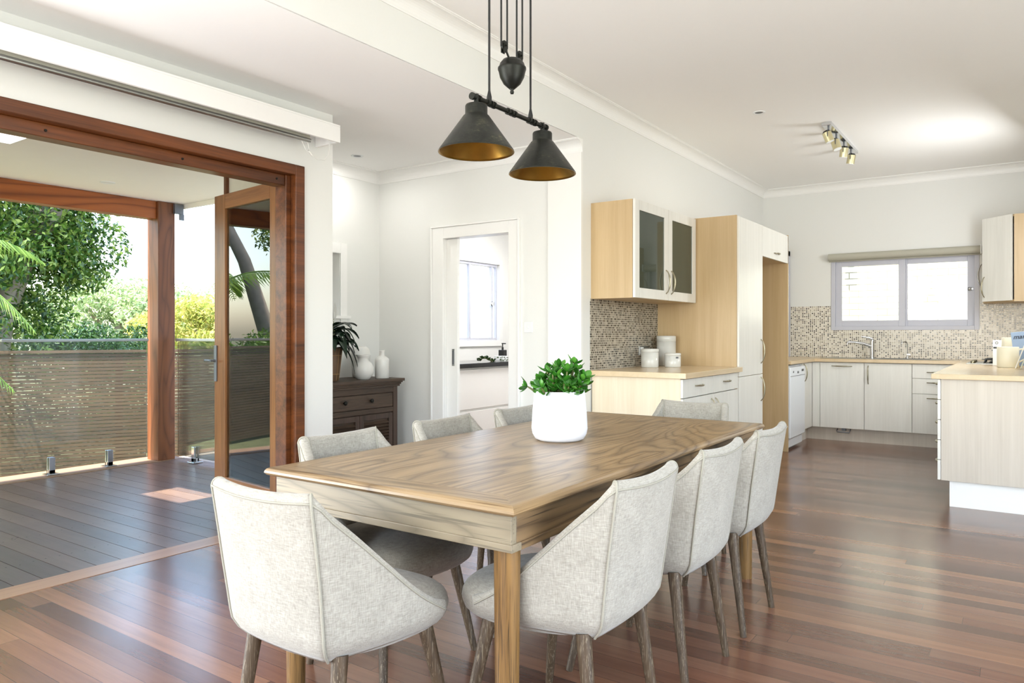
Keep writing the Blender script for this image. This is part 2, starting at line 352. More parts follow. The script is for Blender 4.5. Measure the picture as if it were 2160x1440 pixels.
# ------------------------------------------------------------------ room shell
CZ, LZ = 3.02, 2.67          # kitchen/dining ceiling, lower ceiling by the doors
X1 = -2.74                   # kitchen side wall and ceiling step
b = MB(); b.box(-3.82, 2.9, -3.0, 9.7, -.1, 0); b.box(-5.08, -3.82, 3.35, 4.9, -.1, 0)
b.box(-5.4, -2.74, 4.86, 8.2, -.1, -.0005)
struct('floor', b, M['floor'])
b = MB(); b.box(-3.955, -3.80, -1.5, 3.06, -.08, .002); struct('trim_1', b, M['border'])
b = MB(); b.box(X1, 2.9, -3.0, 9.8, CZ, CZ+.12); struct('ceiling', b, M['ceil'])
b = MB(); b.prism([(-3.93, -3.0), (X1-.01, -3.0), (X1-.01, 4.9), (-5.0, 4.9), (-5.0, 3.34), (-3.93, 3.34)], LZ, CZ+.12); struct('ceiling_low', b, M['ceil'])
b = MB(); b.box(X1-.005, X1, -3.0, 4.86, LZ, CZ)
b.box(X1-.12, X1, 4.86, 9.7, 0, CZ); struct('wall_kitchen_left', b, M['wall'])
b = MB(); b.box(-5.2, -4.219, 4.86, 4.96, 0, LZ+.1); b.box(-3.322, X1-.12, 4.86, 4.96, 0, LZ+.1); b.box(-4.219, -3.322, 4.86, 4.96, 2.11, LZ+.1)
struct('wall_alcove_back', b, M['wall'])
# slightly raised, paler strip at the end of the alcove wall
b = MB(); b.box(-3.035, X1, 4.835, 4.86, 0, LZ-.1); struct('wall_end_strip', b, M['wall2'])
# alcove window wall  X=-4.88 with window opening Y 3.75..4.385 z 1.36..1.90
b = MB(); b.box(-4.915, -4.88, 3.38, 3.72, 0, LZ); b.box(-4.915, -4.88, 4.385, 4.86, 0, LZ); b.box(-4.915, -4.88, 3.72, 4.385, 0, 1.362); b.box(-4.915, -4.88, 3.72, 4.385, 1.9, LZ)
struct('wall_alcove_left', b, M['wall'])
b = MB(); b.box(-4.915, -3.955, 3.325, 3.38, -.1, LZ-.001); struct('wall_alcove_outer', b, M['render'])
b = MB(); b.box(-4.94, -4.912, 3.30, 3.345, 0, 2.46); struct('trim_corner_board', b, M['redwood_z'])
# nib wall and wall above the bifold opening
b = MB(); b.box(-3.95, -3.82, 3.12, 3.37, 0, LZ+.1); b.box(-3.95, -3.82, -1.6, 3.12, 2.275, LZ+.1); b.box(-3.95, -3.82, -3.0, -1.6, 0, LZ+.1)
struct('wall_left', b, M['wall'])
# back kitchen wall with window opening X -1.93..-.42  z 1.26..2.1
b = MB(); b.box(X1-.1, -1.93, 9.5, 9.62, 0, CZ); b.box(-.42, .4, 9.5, 9.62, 0, CZ); b.box(-1.93, -.42, 9.5, 9.62, 0, 1.26); b.box(-1.93, -.42, 9.5, 9.62, 2.12, CZ)
struct('wall_back', b, M['wall'])
b = MB(); b.box(.2, .32, 6.6, 9.6, 0, CZ); b.box(.2, 2.9, 6.6, 6.7, 0, CZ); struct('wall_kitchen_right', b, M['wall'])
b = MB(); b.box(2.6, 2.72, -3.0, -.6, 0, CZ); b.box(2.6, 2.72, 3.8, 6.65, 0, CZ); b.box(2.6, 2.72, -.6, 3.8, 0, .5); b.box(2.6, 2.72, -.6, 3.8, 2.65, CZ)
struct('wall_right', b, M['wall'])
b = MB(); b.box(-5.1, -2.9, -3.0, -2.9, 0, CZ); b.box(.9, 2.72, -3.0, -2.9, 0, CZ); b.box(-2.9, .9, -3.0, -2.9, 0, .5); b.box(-2.9, .9, -3.0, -2.9, 2.6, CZ)
struct('wall_rear', b, M['wall'])
b = MB(); b.box(-3.95, 3.0, -3.4, 9.9, CZ+.12, CZ+.25); b.box(-5.5, -3.95, 3.3, 8.4, CZ+.12, CZ+.25)
struct('roof', b, M['soffit'])
# utility room shell
b = MB(); b.box(-5.3, -5.2, 4.96, 6.38, 0, 2.7); b.box(-5.3, -5.2, 7.19, 8.2, 0, 2.7); b.box(-5.3, -5.2, 6.38, 7.19, 0, 1.13); b.box(-5.3, -5.2, 6.38, 7.19, 2.03, 2.7); struct('wall_utility_left', b, M['wall2'])
b = MB(); b.box(-5.3, X1-.12, 8.1, 8.2, 0, 2.7); struct('wall_utility_back', b, M['wall2'])
b = MB(); b.box(-5.3, X1-.12, 4.96, 8.2, 2.62, 2.75); struct('ceiling_utility', b, M['wall2'])
# cornices
def cove(p, q, zc, out, size=.095, depth=.085):
    # strip along p->q, 'out' is the horizontal direction away from the wall
    prof = [(0, -size), (.006, -size), (.008, -size+.008)]
    for i in range(9):
        a = math.pi/2*i/8; prof.append((.01+(depth-.02)*(1-math.cos(a)), -size+.012+(size-.024)*math.sin(a)))
    prof += [(depth-.006, -.008), (depth, -.006), (depth, 0), (0, 0)]
    return prof
def cornice(name, pts, outs, zc, size=.095, depth=.085):
    prof = cove(None, None, zc, None, size, depth); b = MB(); P = []
    for (x, y), (ox, oy) in zip(pts, outs): P.append([(x+ox*d, y+oy*d, zc+h) for d, h in prof])
    b.grid(P, smooth=False)
    for r in (P[0], P[-1]): b.add(r, [tuple(range(len(r)))])
    struct(name, b, M['trim'])
cornice('trim_cornice_kitchen', [(X1, -3), (X1, 9.5), (.2, 9.5)], [(1, 0), (1, -1), (0, -1)], CZ)
cornice('trim_cornice_alcove', [(-4.88, 3.37), (-4.88, 4.86), (X1, 4.86)], [(1, 0), (1, -1), (0, -1)], LZ)
# skirtings
b = MB(); b.box(-4.88, -4.865, 3.4, 4.86, 0, .11); struct('baseboard_alcove', b, M['trim'])
b = MB(); b.box(-4.88, -4.22, 4.845, 4.86, 0, .11); b.box(-3.32, X1, 4.82, 4.835, 0, .11); struct('baseboard_back', b, M['trim'])
# alcove door architrave, jamb, sliding door
b = MB(); b.box(-4.219, -4.10, 4.84, 4.862, 0, 2.115); b.box(-3.414, -3.322, 4.84, 4.862, 0, 2.115); b.box(-4.10, -3.414, 4.84, 4.862, 2.02, 2.115)
b.box(-4.235, -4.2195, 4.83, 4.861, 0, 2.1155); b.box(-3.3215, -3.306, 4.83, 4.861, 0, 2.1155); b.box(-4.235, -3.306, 4.83, 4.861, 2.1155, 2.13)
b.box(-4.218, -4.101, 4.8625, 4.97, 0, 2.021); b.box(-3.413, -3.323, 4.8625, 4.97, 0, 2.021); b.box(-4.218, -3.323, 4.8625, 4.97, 2.0215, 2.109)
struct('trim_alcove_architrave', b, M['trim'], bevel=.003)
b = MB(); b.box(-4.10, -3.985, 4.895, 4.93, .01, 2.018); d = struct('door_1', b, M['trim'], bevel=.002)
b = MB(); b.box(-4.04, -4.012, 4.889, 4.895, .93, 1.075); b.box(-4.034, -4.018, 4.887, 4.891, .945, 1.06, 1); b.build('door_handle', [M['steel'], M['alud']], d, bevel=.002)
# alcove window
b = MB(); b.box(-4.879, -4.868, 4.387, 4.46, 1.30, 1.99); b.box(-4.879, -4.868, 3.64, 3.718, 1.30, 1.99); b.box(-4.879, -4.868, 3.718, 4.387, 1.902, 1.99)
b.box(-4.91, -4.84, 3.62, 4.48, 1.335, 1.361); b.box(-5.0, -4.985, 4.368, 4.384, 1.362, 1.899); b.box(-5.0, -4.985, 3.721, 3.80, 1.362, 1.899); b.box(-5.0, -4.985, 3.80, 4.368, 1.88, 1.899)
b.box(-5.0, -4.881, 4.3845, 4.40, 1.345, 1.91); b.box(-5.0, -4.881, 3.70, 3.7195, 1.345, 1.91); b.box(-5.0, -4.881, 3.72, 4.384, 1.9005, 1.915); b.box(-5.0, -4.915, 3.72, 4.384, 1.345, 1.3615)
w1 = struct('window_1', b, M['trim'], bevel=.002)
b = MB(); b.box(-4.994, -4.990, 3.80, 4.368, 1.362, 1.88); b.build('window_pane', M['glass'], w1)
b = MB()
for y in (4.352, 4.318, 4.08): b.box(-4.989, -4.984, y-.004, y+.004, 1.365, 1.88, 0 if y == 4.318 else 1)
for z in (1.40, 1.53, 1.71, 1.82): b.box(-4.989, -4.985, 4.08, 4.318, z-.003, z+.003, 0)
b.build('lead_strips', [M['lead_red'], M['lead_grey']], w1)
# utility window
b = MB()
for y0, y1, z0, z1 in ((6.34, 6.40, 1.13, 2.03), (7.17, 7.23, 1.13, 2.03), (6.34, 7.23, 2.03, 2.09), (6.34, 7.23, 1.06, 1.13)): b.box(-5.215, -5.18, y0, y1, z0, z1)
w2 = struct('window_2', b, M['trim'], bevel=.003)
b = MB()
for y0, y1 in ((6.40, 6.425), (6.60, 6.63), (7.03, 7.05), (7.12, 7.14)): b.box(-5.26, -5.20, y0, y1, 1.13, 2.03)
b.box(-5.255, -5.199, 6.4, 7.14, 1.131, 1.16); b.box(-5.255, -5.199, 6.4, 7.14, 2.0, 2.029); b.build('window_frame', M['alu'], w2)
b = MB(); b.box(-5.235, -5.23, 6.4, 7.17, 1.15, 2.01); b.build('window_pane', M['whiteout'], w2)
b = MB(); b.lathe([(0, 0), (.03, 0), (.03, .012), (.018, .02), (0, .022)], (-5.2, 7.03, 1.56), 16, axis='x'); b.box(-5.18, -5.165, 7.015, 7.045, 1.54, 1.58); b.build('window_latch', M['chrome'], w2)
# kitchen window
b = MB()
def frame(b, x0, x1, z0, z1, w, y0, y1, mi=0):
    b.box(x0, x0+w, y0, y1, z0, z1, mi); b.box(x1-w, x1, y0, y1, z0, z1, mi); b.box(x0+w, x1-w, y0, y1, z0, z0+w, mi); b.box(x0+w, x1-w, y0, y1, z1-w, z1, mi)
frame(b, -1.93, -.42, 1.25, 2.12, .045, 9.49, 9.60)
w3 = struct('window_3', b, M['alu'], bevel=.003)
b = MB(); frame(b, -1.885, -1.14, 1.295, 2.08, .07, 9.52, 9.55); b.build('window_frame', M['alu'], w3, bevel=.003)
b = MB(); frame(b, -1.19, -.465, 1.295, 2.08, .07, 9.555, 9.585); b.build('window_frame', M['alu'], w3, bevel=.003)
b = MB(); b.box(-1.82, -1.2, 9.534, 9.538, 1.36, 2.01); b.build('window_pane', M['glass'], w3)
b = MB(); b.box(-1.12, -.53, 9.568, 9.572, 1.36, 2.01); b.build('window_pane', M['glass'], w3)
b = MB(); b.lathe([(0, 0), (.022, 0), (.022, -.014), (.01, -.02), (0, -.022)], (-.51, 9.552, 1.70), 16, axis='y'); b.box(-.525, -.48, 9.535, 9.55, 1.695, 1.705); b.build('window_latch', M['chrome'], w3)
# ------------------------------------------------------------------ bifold frame (structure) and leaf
b = MB()
b.box(-3.96, -3.80, 3.05, 3.122, 0, 2.277); b.box(-3.96, -3.80, -1.6, 3.05, 2.212, 2.277)
b.box(-3.955, -3.85, 3.012, 3.0495, 0, 2.2115, 0); b.box(-3.955, -3.86, -1.6, 3.012, 2.145, 2.2115)
b.box(-3.96, -3.80, -1.66, -1.6, 0, 2.277)
fr = struct('trim_bifold_frame', b, [M['redwood']], bevel=.004)
b = MB()
for y in (1.62, 2.32, 2.95):
    b.cyl((-3.862, y, 2.178), (-3.855, y, 2.178), .008, .006, 10)
b.build('frame_screws', M['blackmetal'], fr)
def leaf(name, label, hinge, ang, w, z0, z1, glassmat):
    t_ = thing(name, label, 'door', hinge, math.pi+ang*-1)
    th = .04; sw = .155
    # local: x from hinge outward, y thickness
    for x0, x1 in ((0, sw), (w-sw, w)):
        m = MB(); m.box(x0, x1, -th/2, th/2, z0, z1); m.build('stile', M['leafwood'], t_, bevel=.003, local=True)
    m = MB(); m.box(sw, w-sw, -th/2, th/2, z1-.105, z1); m.build('top_rail', M['leafwood_x'], t_, bevel=.003, local=True)
    m = MB(); m.box(sw, w-sw, -th/2, th/2, z0, z0+.17); m.build('bottom_rail', M['leafwood_x'], t_, bevel=.003, local=True)
    m = MB(); m.box(sw, w-sw, -.003, .003, z0+.17, z1-.105); m.build('glass_pane', glassmat, t_, local=True)
    return t_, w
lf, lw = leaf('bifold_door', 'folded timber bifold door leaf with full-height glass and lever handle, nearest the dining table', (-3.925, 3.065, 0), R(7), .92, .012, 2.20, M['glass_door'])
sgn = 1   # local +y points to the -Y world side after the half turn
m = MB(); m.box(lw-.045, lw-.01, .02, .03, .86, 1.12); m.cyl((lw-.028, .03, 1.01), (lw-.028, .065, 1.01), .009, n=12); m.tube([(lw-.028, .062, 1.01), (lw+.06, .064, 1.01), (lw+.075, .055, 1.01)], .008)
m.cyl((lw-.028, -.02, 1.01), (lw-.028, -.055, 1.01), .009, n=12); m.tube([(lw-.028, -.055, 1.01), (lw-.15, -.055, 1.01)], .008); m.build('lever_handle', M['alud'], lf, local=True, bevel=.002)
m = MB(); m.box(.035, .062, .02, .026, 1.04, 1.17); m.box(.041, .056, .024, .029, 1.07, 1.14, 1); m.build('flush_pull', [M['bronze'], M['black']], lf, local=True, bevel=.003)
m = MB(); m.box(.005, .03, .02, .038, 2.0, 2.12); m.cyl((.018, .03, 2.0), (.018, .03, 2.145), .008, n=10); m.build('hinge', M['steel'], lf, local=True, bevel=.003)
lf2 = thing('bifold_door', 'second folded timber bifold leaf, stacked against the house wall behind the glazed leaf', 'door', (-3.925, 3.15, 0), math.pi-R(6))
for x0, x1 in ((0, .1), (.62, .7)):
    m = MB(); m.box(x0, x1, -.05, -.012, .012, 2.15); m.build('stile', M['leafwood'], lf2, bevel=.003, local=True)
m = MB(); m.box(.1, .62, -.05, -.012, 2.04, 2.145); m.build('top_rail', M['leafwood_x'], lf2, bevel=.003, local=True)
m = MB(); m.box(.1, .62, -.05, -.012, .012, .18); m.build('bottom_rail', M['leafwood_x'], lf2, bevel=.003, local=True)
m = MB(); m.box(.1, .62, -.034, -.028, .18, 2.04); m.build('glass_pane', M['glass'], lf2, local=True)
# ------------------------------------------------------------------ pelmet, roller blind
b = MB(); b.box(-3.62, -3.60, -1.6, 3.24, 2.425, 2.525); b.box(-3.818, -3.62, 3.22, 3.24, 2.425, 2.525); b.box(-3.818, -3.60, -1.6, 3.24, 2.525, 2.537)
tag(b.build('pelmet', M['trim'], bevel=.002), 'long white boxed pelmet above the timber bifold opening', 'pelmet')
rb = thing('roller_blind', 'rolled-up grey blind tucked under the white pelmet over the bifold opening', 'blind', (-3.70, .7, 2.40))
m = MB(); m.cyl((-3.71, -1.5, 2.468), (-3.71, 3.06, 2.468), .034, n=24); m.box(-3.678, -3.675, -1.5, 3.06, 2.42, 2.47); m.build('blind_roll', M['blind'], rb)
m = MB(); m.cyl((-3.677, -1.5, 2.412), (-3.677, 3.06, 2.412), .014, n=16); m.build('hem_bar', M['steel'], rb)
m = MB(); pts = [(-3.68, 3.0, 2.40), (-3.68, 3.03, 2.35), (-3.68, 3.07, 2.33), (-3.675, 3.12, 2.305), (-3.67, 3.17, 2.31), (-3.665, 3.2, 2.35), (-3.66, 3.205, 2.43)]
m.tube(pts, .003, 6); m.tube([(-3.68, 3.045, 2.40), (-3.68, 3.055, 2.36), (-3.68, 3.085, 2.32)], .003, 6); m.cyl((-3.68, 3.05, 2.348), (-3.68, 3.08, 2.325), .008, n=8); m.build('cord', M['ceramic'], rb)
# ------------------------------------------------------------------ deck
b = MB(); n = -24
y = -3.0; i = 0
k0 = math.floor(-3.0/.127)
for i in range(k0, int(4.05/.127)+1):
    y0 = i*.127
    b.box(-7.0, -3.96, y0+.002, y0+.125, -.03, 0)
for i in range(k0, int(4.05/.127)+1):
    for jx in (-4.3, -4.85, -5.4, -5.95, -6.5):
        for dy in (.03, .097):
            b.lathe([(0, .0006), (.005, .0006)], (jx+random.uniform(-.01, .01), i*.127+dy, 0), 6, 1)
b.box(-7.0, -3.96, -3.0, 4.05, -.14, -.04, 1)
struct('deck_floor', b, [M['deck'], M['black']])
b = MB(); b.box(-7.05, -6.70, -3, 4.05, -.04, .003); struct('deck_sunlit_strip', b, plain('sunlit_edge_colour', '8a6a4c', .6, sc=20, lo=.7))  # paler strip: sunlight along the deck edge is put into the colour
b = MB(); b.box(-6.5, -4.97, 4.06, 8.0, -.14, -.03); b.box(-7.0, -6.5, 4.06, 8.0, -.14, -.03); struct('deck_side_path', b, plain('weathered_path', 'a09080', .8, sc=10, lo=.8))
HX0, HX1, HY0, HY1 = -5.53, -4.98, 1.62, 2.11
b = MB()
for x0, x1, y0, y1 in ((-6.9, HX0, -3, 4.05), (HX1, -3.95, -3, 3.3), (HX1, -4.97, 3.3, 4.05), (HX0, HX1, -3, HY0), (HX0, HX1, HY1, 4.05)): b.box(x0, x1, y0, y1, 2.462, 2.81)
struct('deck_ceiling', b, M['soffit'])
b = MB(); e = .01
b.box(HX0-.002, HX0+e, HY0, HY1, 2.46, 2.83); b.box(HX1-e, HX1+.002, HY0, HY1, 2.46, 2.83); b.box(HX0, HX1, HY0-.002, HY0+e, 2.46, 2.83); b.box(HX0, HX1, HY1-e, HY1+.002, 2.46, 2.83)
struct('trim_skylight_lining', b, M['trim'])
b = MB(); b.box(-6.92, -4.97, 4.05, 4.075, 2.42, 2.83); struct('trim_fascia', b, M['soffit'])
b = MB(); b.box(-6.89, -6.76, -3.0, 3.80, 2.295, 2.461); tag(b.build('timber_beam', M['beam'], bevel=.004), 'orange oiled timber beam under the outer edge of the deck roof', 'beam')
b = MB(); b.box(-6.92, -6.73, 3.80, 3.97, 0, 2.462); tag(b.build('timber_post', M['post'], bevel=.006), 'thick reddish timber post holding the corner of the deck roof', 'post')
b = MB(); b.box(-6.73, -6.70, 3.95, 4.04, 2.36, 2.455); b.box(-6.70, -6.69, 3.99, 4.04, 2.30, 2.36); tag(b.build('bracket', M['alud'], bevel=.002), 'small dark metal bracket on top of the timber deck post', 'bracket')
for i, (x, y, l) in enumerate(((-6.26, 3.10, 'faint white deck downlight near the glazed door leaf'), (-6.5, 2.3, 'faint white deck downlight nearer the skylight'))):
    b = MB(); b.lathe([(.0, -.002), (.045, -.002), (.055, -.006), (.06, 0)], (x, y, 2.462), 24); tag(b.build('downlight', M['whiteplastic']), l, 'downlight')
# balustrade glass
def bal(x0, x1, y0, y1, label, grp='glass balustrade panels around the deck'):
    g = thing('balustrade_panel', label, 'glass balustrade', ((x0+x1)/2, (y0+y1)/2, .05), 0, grp)
    m = MB(); m.box(x0, x1, y0, y1, .05, 1.14); m.build('glass_pane', M['glass_bal'], g)
    m = MB()
    if x1-x0 < y1-y0: m.box((x0+x1)/2-.015, (x0+x1)/2+.015, y0, y1+.01, 1.135, 1.16)
    else: m.box(x0-.01, x1, (y0+y1)/2-.015, (y0+y1)/2+.015, 1.135, 1.16)
    m.build('top_rail', M['steel'], g, bevel=.003)
    return g
bal(-6.826, -6.814, 2.53, 3.74, 'glass balustrade panel left of the timber post, between the two steel clamps and the post')
bal(-6.826, -6.814, 1.0, 2.51, 'glass balustrade panel at the left edge of the photo with palm fronds behind')
bal(-6.66, -5.02, 3.944, 3.956, 'glass balustrade panel right of the timber post, running toward the house wall')
def spigot(x, y, rz, label):
    g = thing('glass_clamp', label, 'clamp', (x, y, .003), rz, None)
    m = MB(); m.box(-.05, .05, -.05, .05, 0, .012); m.build('base_plate', M['chrome'], g, local=True, bevel=.003)
    m = MB(); m.box(-.026, -.008, -.024, .024, .012, .15); m.box(.008, .026, -.024, .024, .012, .15); m.box(-.026, .026, -.024, .024, .012, .045); m.build('clamp_body', M['chrome'], g, local=True, bevel=.003)
spigot(-6.82, 2.905, 0, 'chrome glass clamp on the deck edge, further from the timber post')
spigot(-6.82, 3.39, 0, 'chrome glass clamp on the deck edge, next to the timber post on its left')
spigot(-6.36, 3.95, R(90), 'chrome glass clamp right of the timber post')
# exterior wall items
b = MB(); b.box(-4.56, -4.40, 3.313, 3.325, .23, .31); b.lathe([(0, -.006), (.016, -.006), (.018, 0)], (-4.52, 3.313, .27), 12, 1, 'y'); b.lathe([(0, -.006), (.016, -.006), (.018, 0)], (-4.45, 3.313, .27), 12, 1, 'y')
tag(b.build('outdoor_socket', [M['alud'], M['black']], bevel=.002), 'grey outdoor double socket low on the wall behind the glazed door leaf', 'socket')
# ------------------------------------------------------------------ outside
b = MB(); b.box(-60, 30, -40, 60, -.6, -.5); struct('ground', b, M['grass'])
F0 = Vector((-9.5, 3.5, 0)); fd = Vector((.45, .893, 0)).normalized(); fang = math.atan2(fd.y, fd.x)
fe = thing('slatted_fence', 'long horizontal-slat timber fence beyond the glass balustrade', 'fence', (F0.x, F0.y, -.5), fang)
m = MB(); z = -.45; pit = .042
i = 0
while -.45+i*pit < .985:
    m.box(-7.5, 6.5, -.012, .012, -.45+i*pit+.5, -.45+i*pit+.0355+.5); i += 1
m.build('slats', M['slat'], fe, local=True)
for px_ in (-6.0, -4.2, -2.4, -.6, 1.2, 2.5, 4.3, 6.0):
    m = MB(); m.box(px_-.04, px_+.04, .013, .09, 0, 1.46); m.build('fence_post', M['slat'], fe, local=True)
m = MB(); m.box(-7.5, 6.5, -.03, .03, 1.48, 1.505); m.build('capping', M['slat'], fe, local=True)
b = MB(); b.box(-4.2, 3.0, 11.2, 11.4, -.5, 6.5); tag(b.build('neighbouring_wall', M['brick']), 'white painted brick wall seen through the kitchen window', 'wall')
b = MB(); b.lathe([(0, .02), (.05, .015), (.085, -.05), (.08, -.05), (0, -.02)], (-2.02, 11.05, 2.36), 16); b.tube([(-2.02, 11.05, 2.38), (-2.0, 11.08, 2.44), (-1.96, 11.19, 2.40)], .012)
tag(b.build('wall_lamp', M['steel']), 'small outdoor lamp on the brick wall outside the kitchen window', 'lamp')
def foliage(mb, blobs, n, size, droop=.3, rnd=random):
    V = Vector
    tot = sum(r[0]*r[1]*r[2] for _, r in blobs)
    for c, r in blobs:
        k = int(n*(r[0]*r[1]*r[2])/tot)
        for _ in range(k):
            while True:
                d = V((rnd.uniform(-1, 1), rnd.uniform(-1, 1), rnd.uniform(-1, 1)))
                if .25 < d.length < 1: break
            d = d*(.55+.45*d.length)/max(d.length, .01)*d.length if rnd.random() < .5 else d
            p = V((c[0]+d.x*r[0], c[1]+d.y*r[1], c[2]+d.z*r[2]))
            if noise.noise(p*1.6) < -.22 and rnd.random() < .85: continue
            s = size*rnd.uniform(.6, 1.3)
            a = V((rnd.uniform(-1, 1), rnd.uniform(-1, 1), rnd.uniform(-1, .5)-droop)).normalized()
            bb = a.orthogonal().normalized(); bb.rotate(Matrix.Rotation(rnd.uniform(0, 6.28), 3, a))
            q = [p, p+a*s*.45+bb*s*.2, p+a*s, p+a*s*.45-bb*s*.2]
            mb.add(q, [(0, 1, 2, 3)], False)
def tree(name, label, cat, base, blobs, n, size, mat, trunk=(), group=None, trunk_r=.2):
    t_ = thing(name, label, cat, base, 0, group); m = MB(); foliage(m, blobs, n, size); m.build('foliage', mat, t_, kind='stuff')
    m = MB()
    for path in trunk: m.tube(path[0], path[1], 10)
    if trunk: m.build('trunk', M['bark'], t_)
    return t_
rb_ = random.Random(3)
def cluster(c, R3, n, r0, rnd):
    out = []
    for _ in range(n):
        while True:
            d = Vector((rnd.uniform(-1, 1), rnd.uniform(-1, 1), rnd.uniform(-1, 1)))
            if d.length < 1: break
        rr = r0*rnd.uniform(.7, 1.2); out.append(((c[0]+d.x*R3[0], c[1]+d.y*R3[1], c[2]+d.z*R3[2]), (rr, rr, rr*.75)))
    return out
big = cluster((-13.4, 4.1, 3.2), (1.5, 1.95, 2.5), 52, .8, rb_)+cluster((-12.9, 5.7, 3.1), (.5, .6, 1.2), 16, .45, rb_)+[((-12.1, 5.9, 4.3), (.8, .9, .5)), ((-11.4, 6.4, 3.4), (.35, .4, .3)), ((-12.6, 3.6, 1.6), (1.1, 1.2, 1.0)), ((-11.5, 7.0, 4.35), (.7, .6, .45))]
tree('broadleaf_tree', 'large dark green tree with glossy leaves filling the view left of the timber post', 'tree', (-13.2, 4.6, -.5), big, 95000, .105, M['leaf_gum'],
     [([(-13.2, 4.6, -.5), (-13.1, 4.8, 1.5), (-12.9, 5.3, 3), (-12.3, 6.0, 4.6)], [.28, .24, .18, .12]), ([(-13.0, 5.0, 2.2), (-12.3, 5.7, 3.7), (-11.7, 6.6, 4.2)], [.16, .11, .05])])
tree('pale_gum_tree', 'pale grey-green gum tree in the distance left of the timber post', 'tree', (-26.3, 13.3, -.5), cluster((-26.3, 13.3, 1.9), (2.2, 2.6, 1.2), 34, .9, rb_), 34000, .16, M['leaf_pale'],
     [([(-26.3, 13.3, -.5), (-26.2, 13.2, 1.2), (-25.8, 13.9, 2.4)], [.2, .15, .08]), ([(-26.2, 13.2, .8), (-26.9, 12.6, 2.2)], [.12, .06])])
tree('yellow_tree', 'bright yellow-green tree right of the timber post', 'tree', (-18.4, 11.6, -.5), cluster((-18.4, 11.9, 1.25), (1.2, 1.9, 1.0), 30, .6, rb_), 26000, .12, M['leaf_yellow'],
     [([(-18.4, 11.6, -.5), (-18.3, 11.7, .8), (-18, 12.2, 2.0)], [.12, .1, .05]), ([(-18.3, 11.7, .5), (-18.8, 11.4, 2)], [.08, .04])])
tree('far_tree', 'hazy olive tree furthest back right of the timber post', 'tree', (-27.3, 18, -.5), cluster((-27.3, 18, 1.9), (1.8, 2.6, 1.3), 22, .9, rb_), 16000, .17, M['leaf_pale'],
     [([(-27.3, 18, -.5), (-27.3, 18, 3.0)], [.2, .1])])
tree('hedge', 'low dark green hedge, extended behind the slatted fence to darken its gaps', 'hedge', (-14.6, 7.2, -.5), cluster((-14.9, 7.3, .75), (.9, 1.5, .45), 22, .5, rb_)+[((-10.6+.45*q, 4.0+.893*q, .15), (.45, .6, .75)) for q in [-5+.8*i for i in range(13)]], 60000, .085, M['leaf_hedge'],  # row along the fence added so the gaps between slats read dark
     [([(-14.8, 7.3, -.5), (-14.8, 7.3, .6)], [.05, .03])])
# trees on the far side of the garden (seen mirrored in the glazed leaf)
tree('leaning_gum_tree', 'big leaning gum tree whose trunk shows mirrored in the glazed door leaf', 'tree', (-13.5, -.9, -.5),
     cluster((-15.0, 1.2, 3.2), (1.2, 1.3, 1.8), 26, .7, rb_)+cluster((-14.5, -2.6, 3.4), (1.2, 1.2, .9), 12, .6, rb_), 40000, .11, M['leaf_gum'],
     [([(-13.5, -.9, -.5), (-13.4, -.8, 1.2), (-13.3, -.3, 2.6), (-13.6, .25, 3.9), (-14.4, .8, 5.2)], [.22, .17, .12, .09, .06]), ([(-13.4, -.1, 3.5), (-13.2, -1.6, 4.1), (-13, -3.0, 4.2)], [.12, .08, .05])])
tree('shrub', 'bright green shrub row under the leaning gum tree', 'shrub', (-13.0, -.4, -.5), cluster((-13.0, -.2, .75), (.5, 2.4, .45), 24, .5, rb_), 20000, .09, M['leaf_palm'])
# palm
pl = thing('palm', 'green palm with arching feathery fronds at the left edge beyond the balustrade', 'palm', (-9.0, 1.9, -.5))
m = MB(); m.tube([(-9.0, 1.9, -.5), (-9.0, 1.9, .9), (-9.0, 2.0, 1.6)], [.07, .06, .05], 10); m.build('trunk', M['bark'], pl)
def frond(p0, p1, p2, n=46, L=.42):
    m = MB(); P = []
    for i in range(n+1):
        u = i/n; P.append(Vector(p0)*(1-u)**2+Vector(p1)*2*u*(1-u)+Vector(p2)*u*u)
    m.tube(P, [.012*(1-.8*i/n)+.002 for i in range(n+1)], 6)
    for i in range(4, n):
        t_ = (P[i+1]-P[i-1]).normalized(); side = t_.cross(Vector((0, 0, 1))).normalized()
        l = L*math.sin(math.pi*min(1, (i/n)*.85+.15))**.6*random.uniform(.85, 1.05)
        for sg in (-1, 1):
            d = (t_*.65+side*sg*.8+Vector((0, 0, -.35))).normalized(); w = t_*.011
            a = P[i]; b1 = a+d*l*.5+Vector((0, 0, .02)); c = a+d*l+Vector((0, 0, -.10*l/.4))
            m.add([a-w*.5, a+w*.5, b1+w, c, b1-w], [(0, 1, 2, 3, 4)], False)
    m.build('frond', M['leaf_palm'], pl)
frond((-9.0, 2.0, 1.6), (-9.0, 2.9, 2.35), (-8.55, 3.5, 1.2))
frond((-9.0, 2.0, 1.4), (-8.9, 2.7, 1.5), (-8.55, 3.3, .6), L=.38)
frond((-9.0, 2.0, 1.6), (-9.5, 3.0, 2.75), (-9.9, 4.15, 2.05), L=.36)
frond((-9.0, 2.0, 1.6), (-9.6, 1.5, 2.5), (-10.3, 1.0, 1.7))
frond((-9.0, 2.0, 1.6), (-8.4, 1.3, 2.4), (-8.1, .6, 1.6))
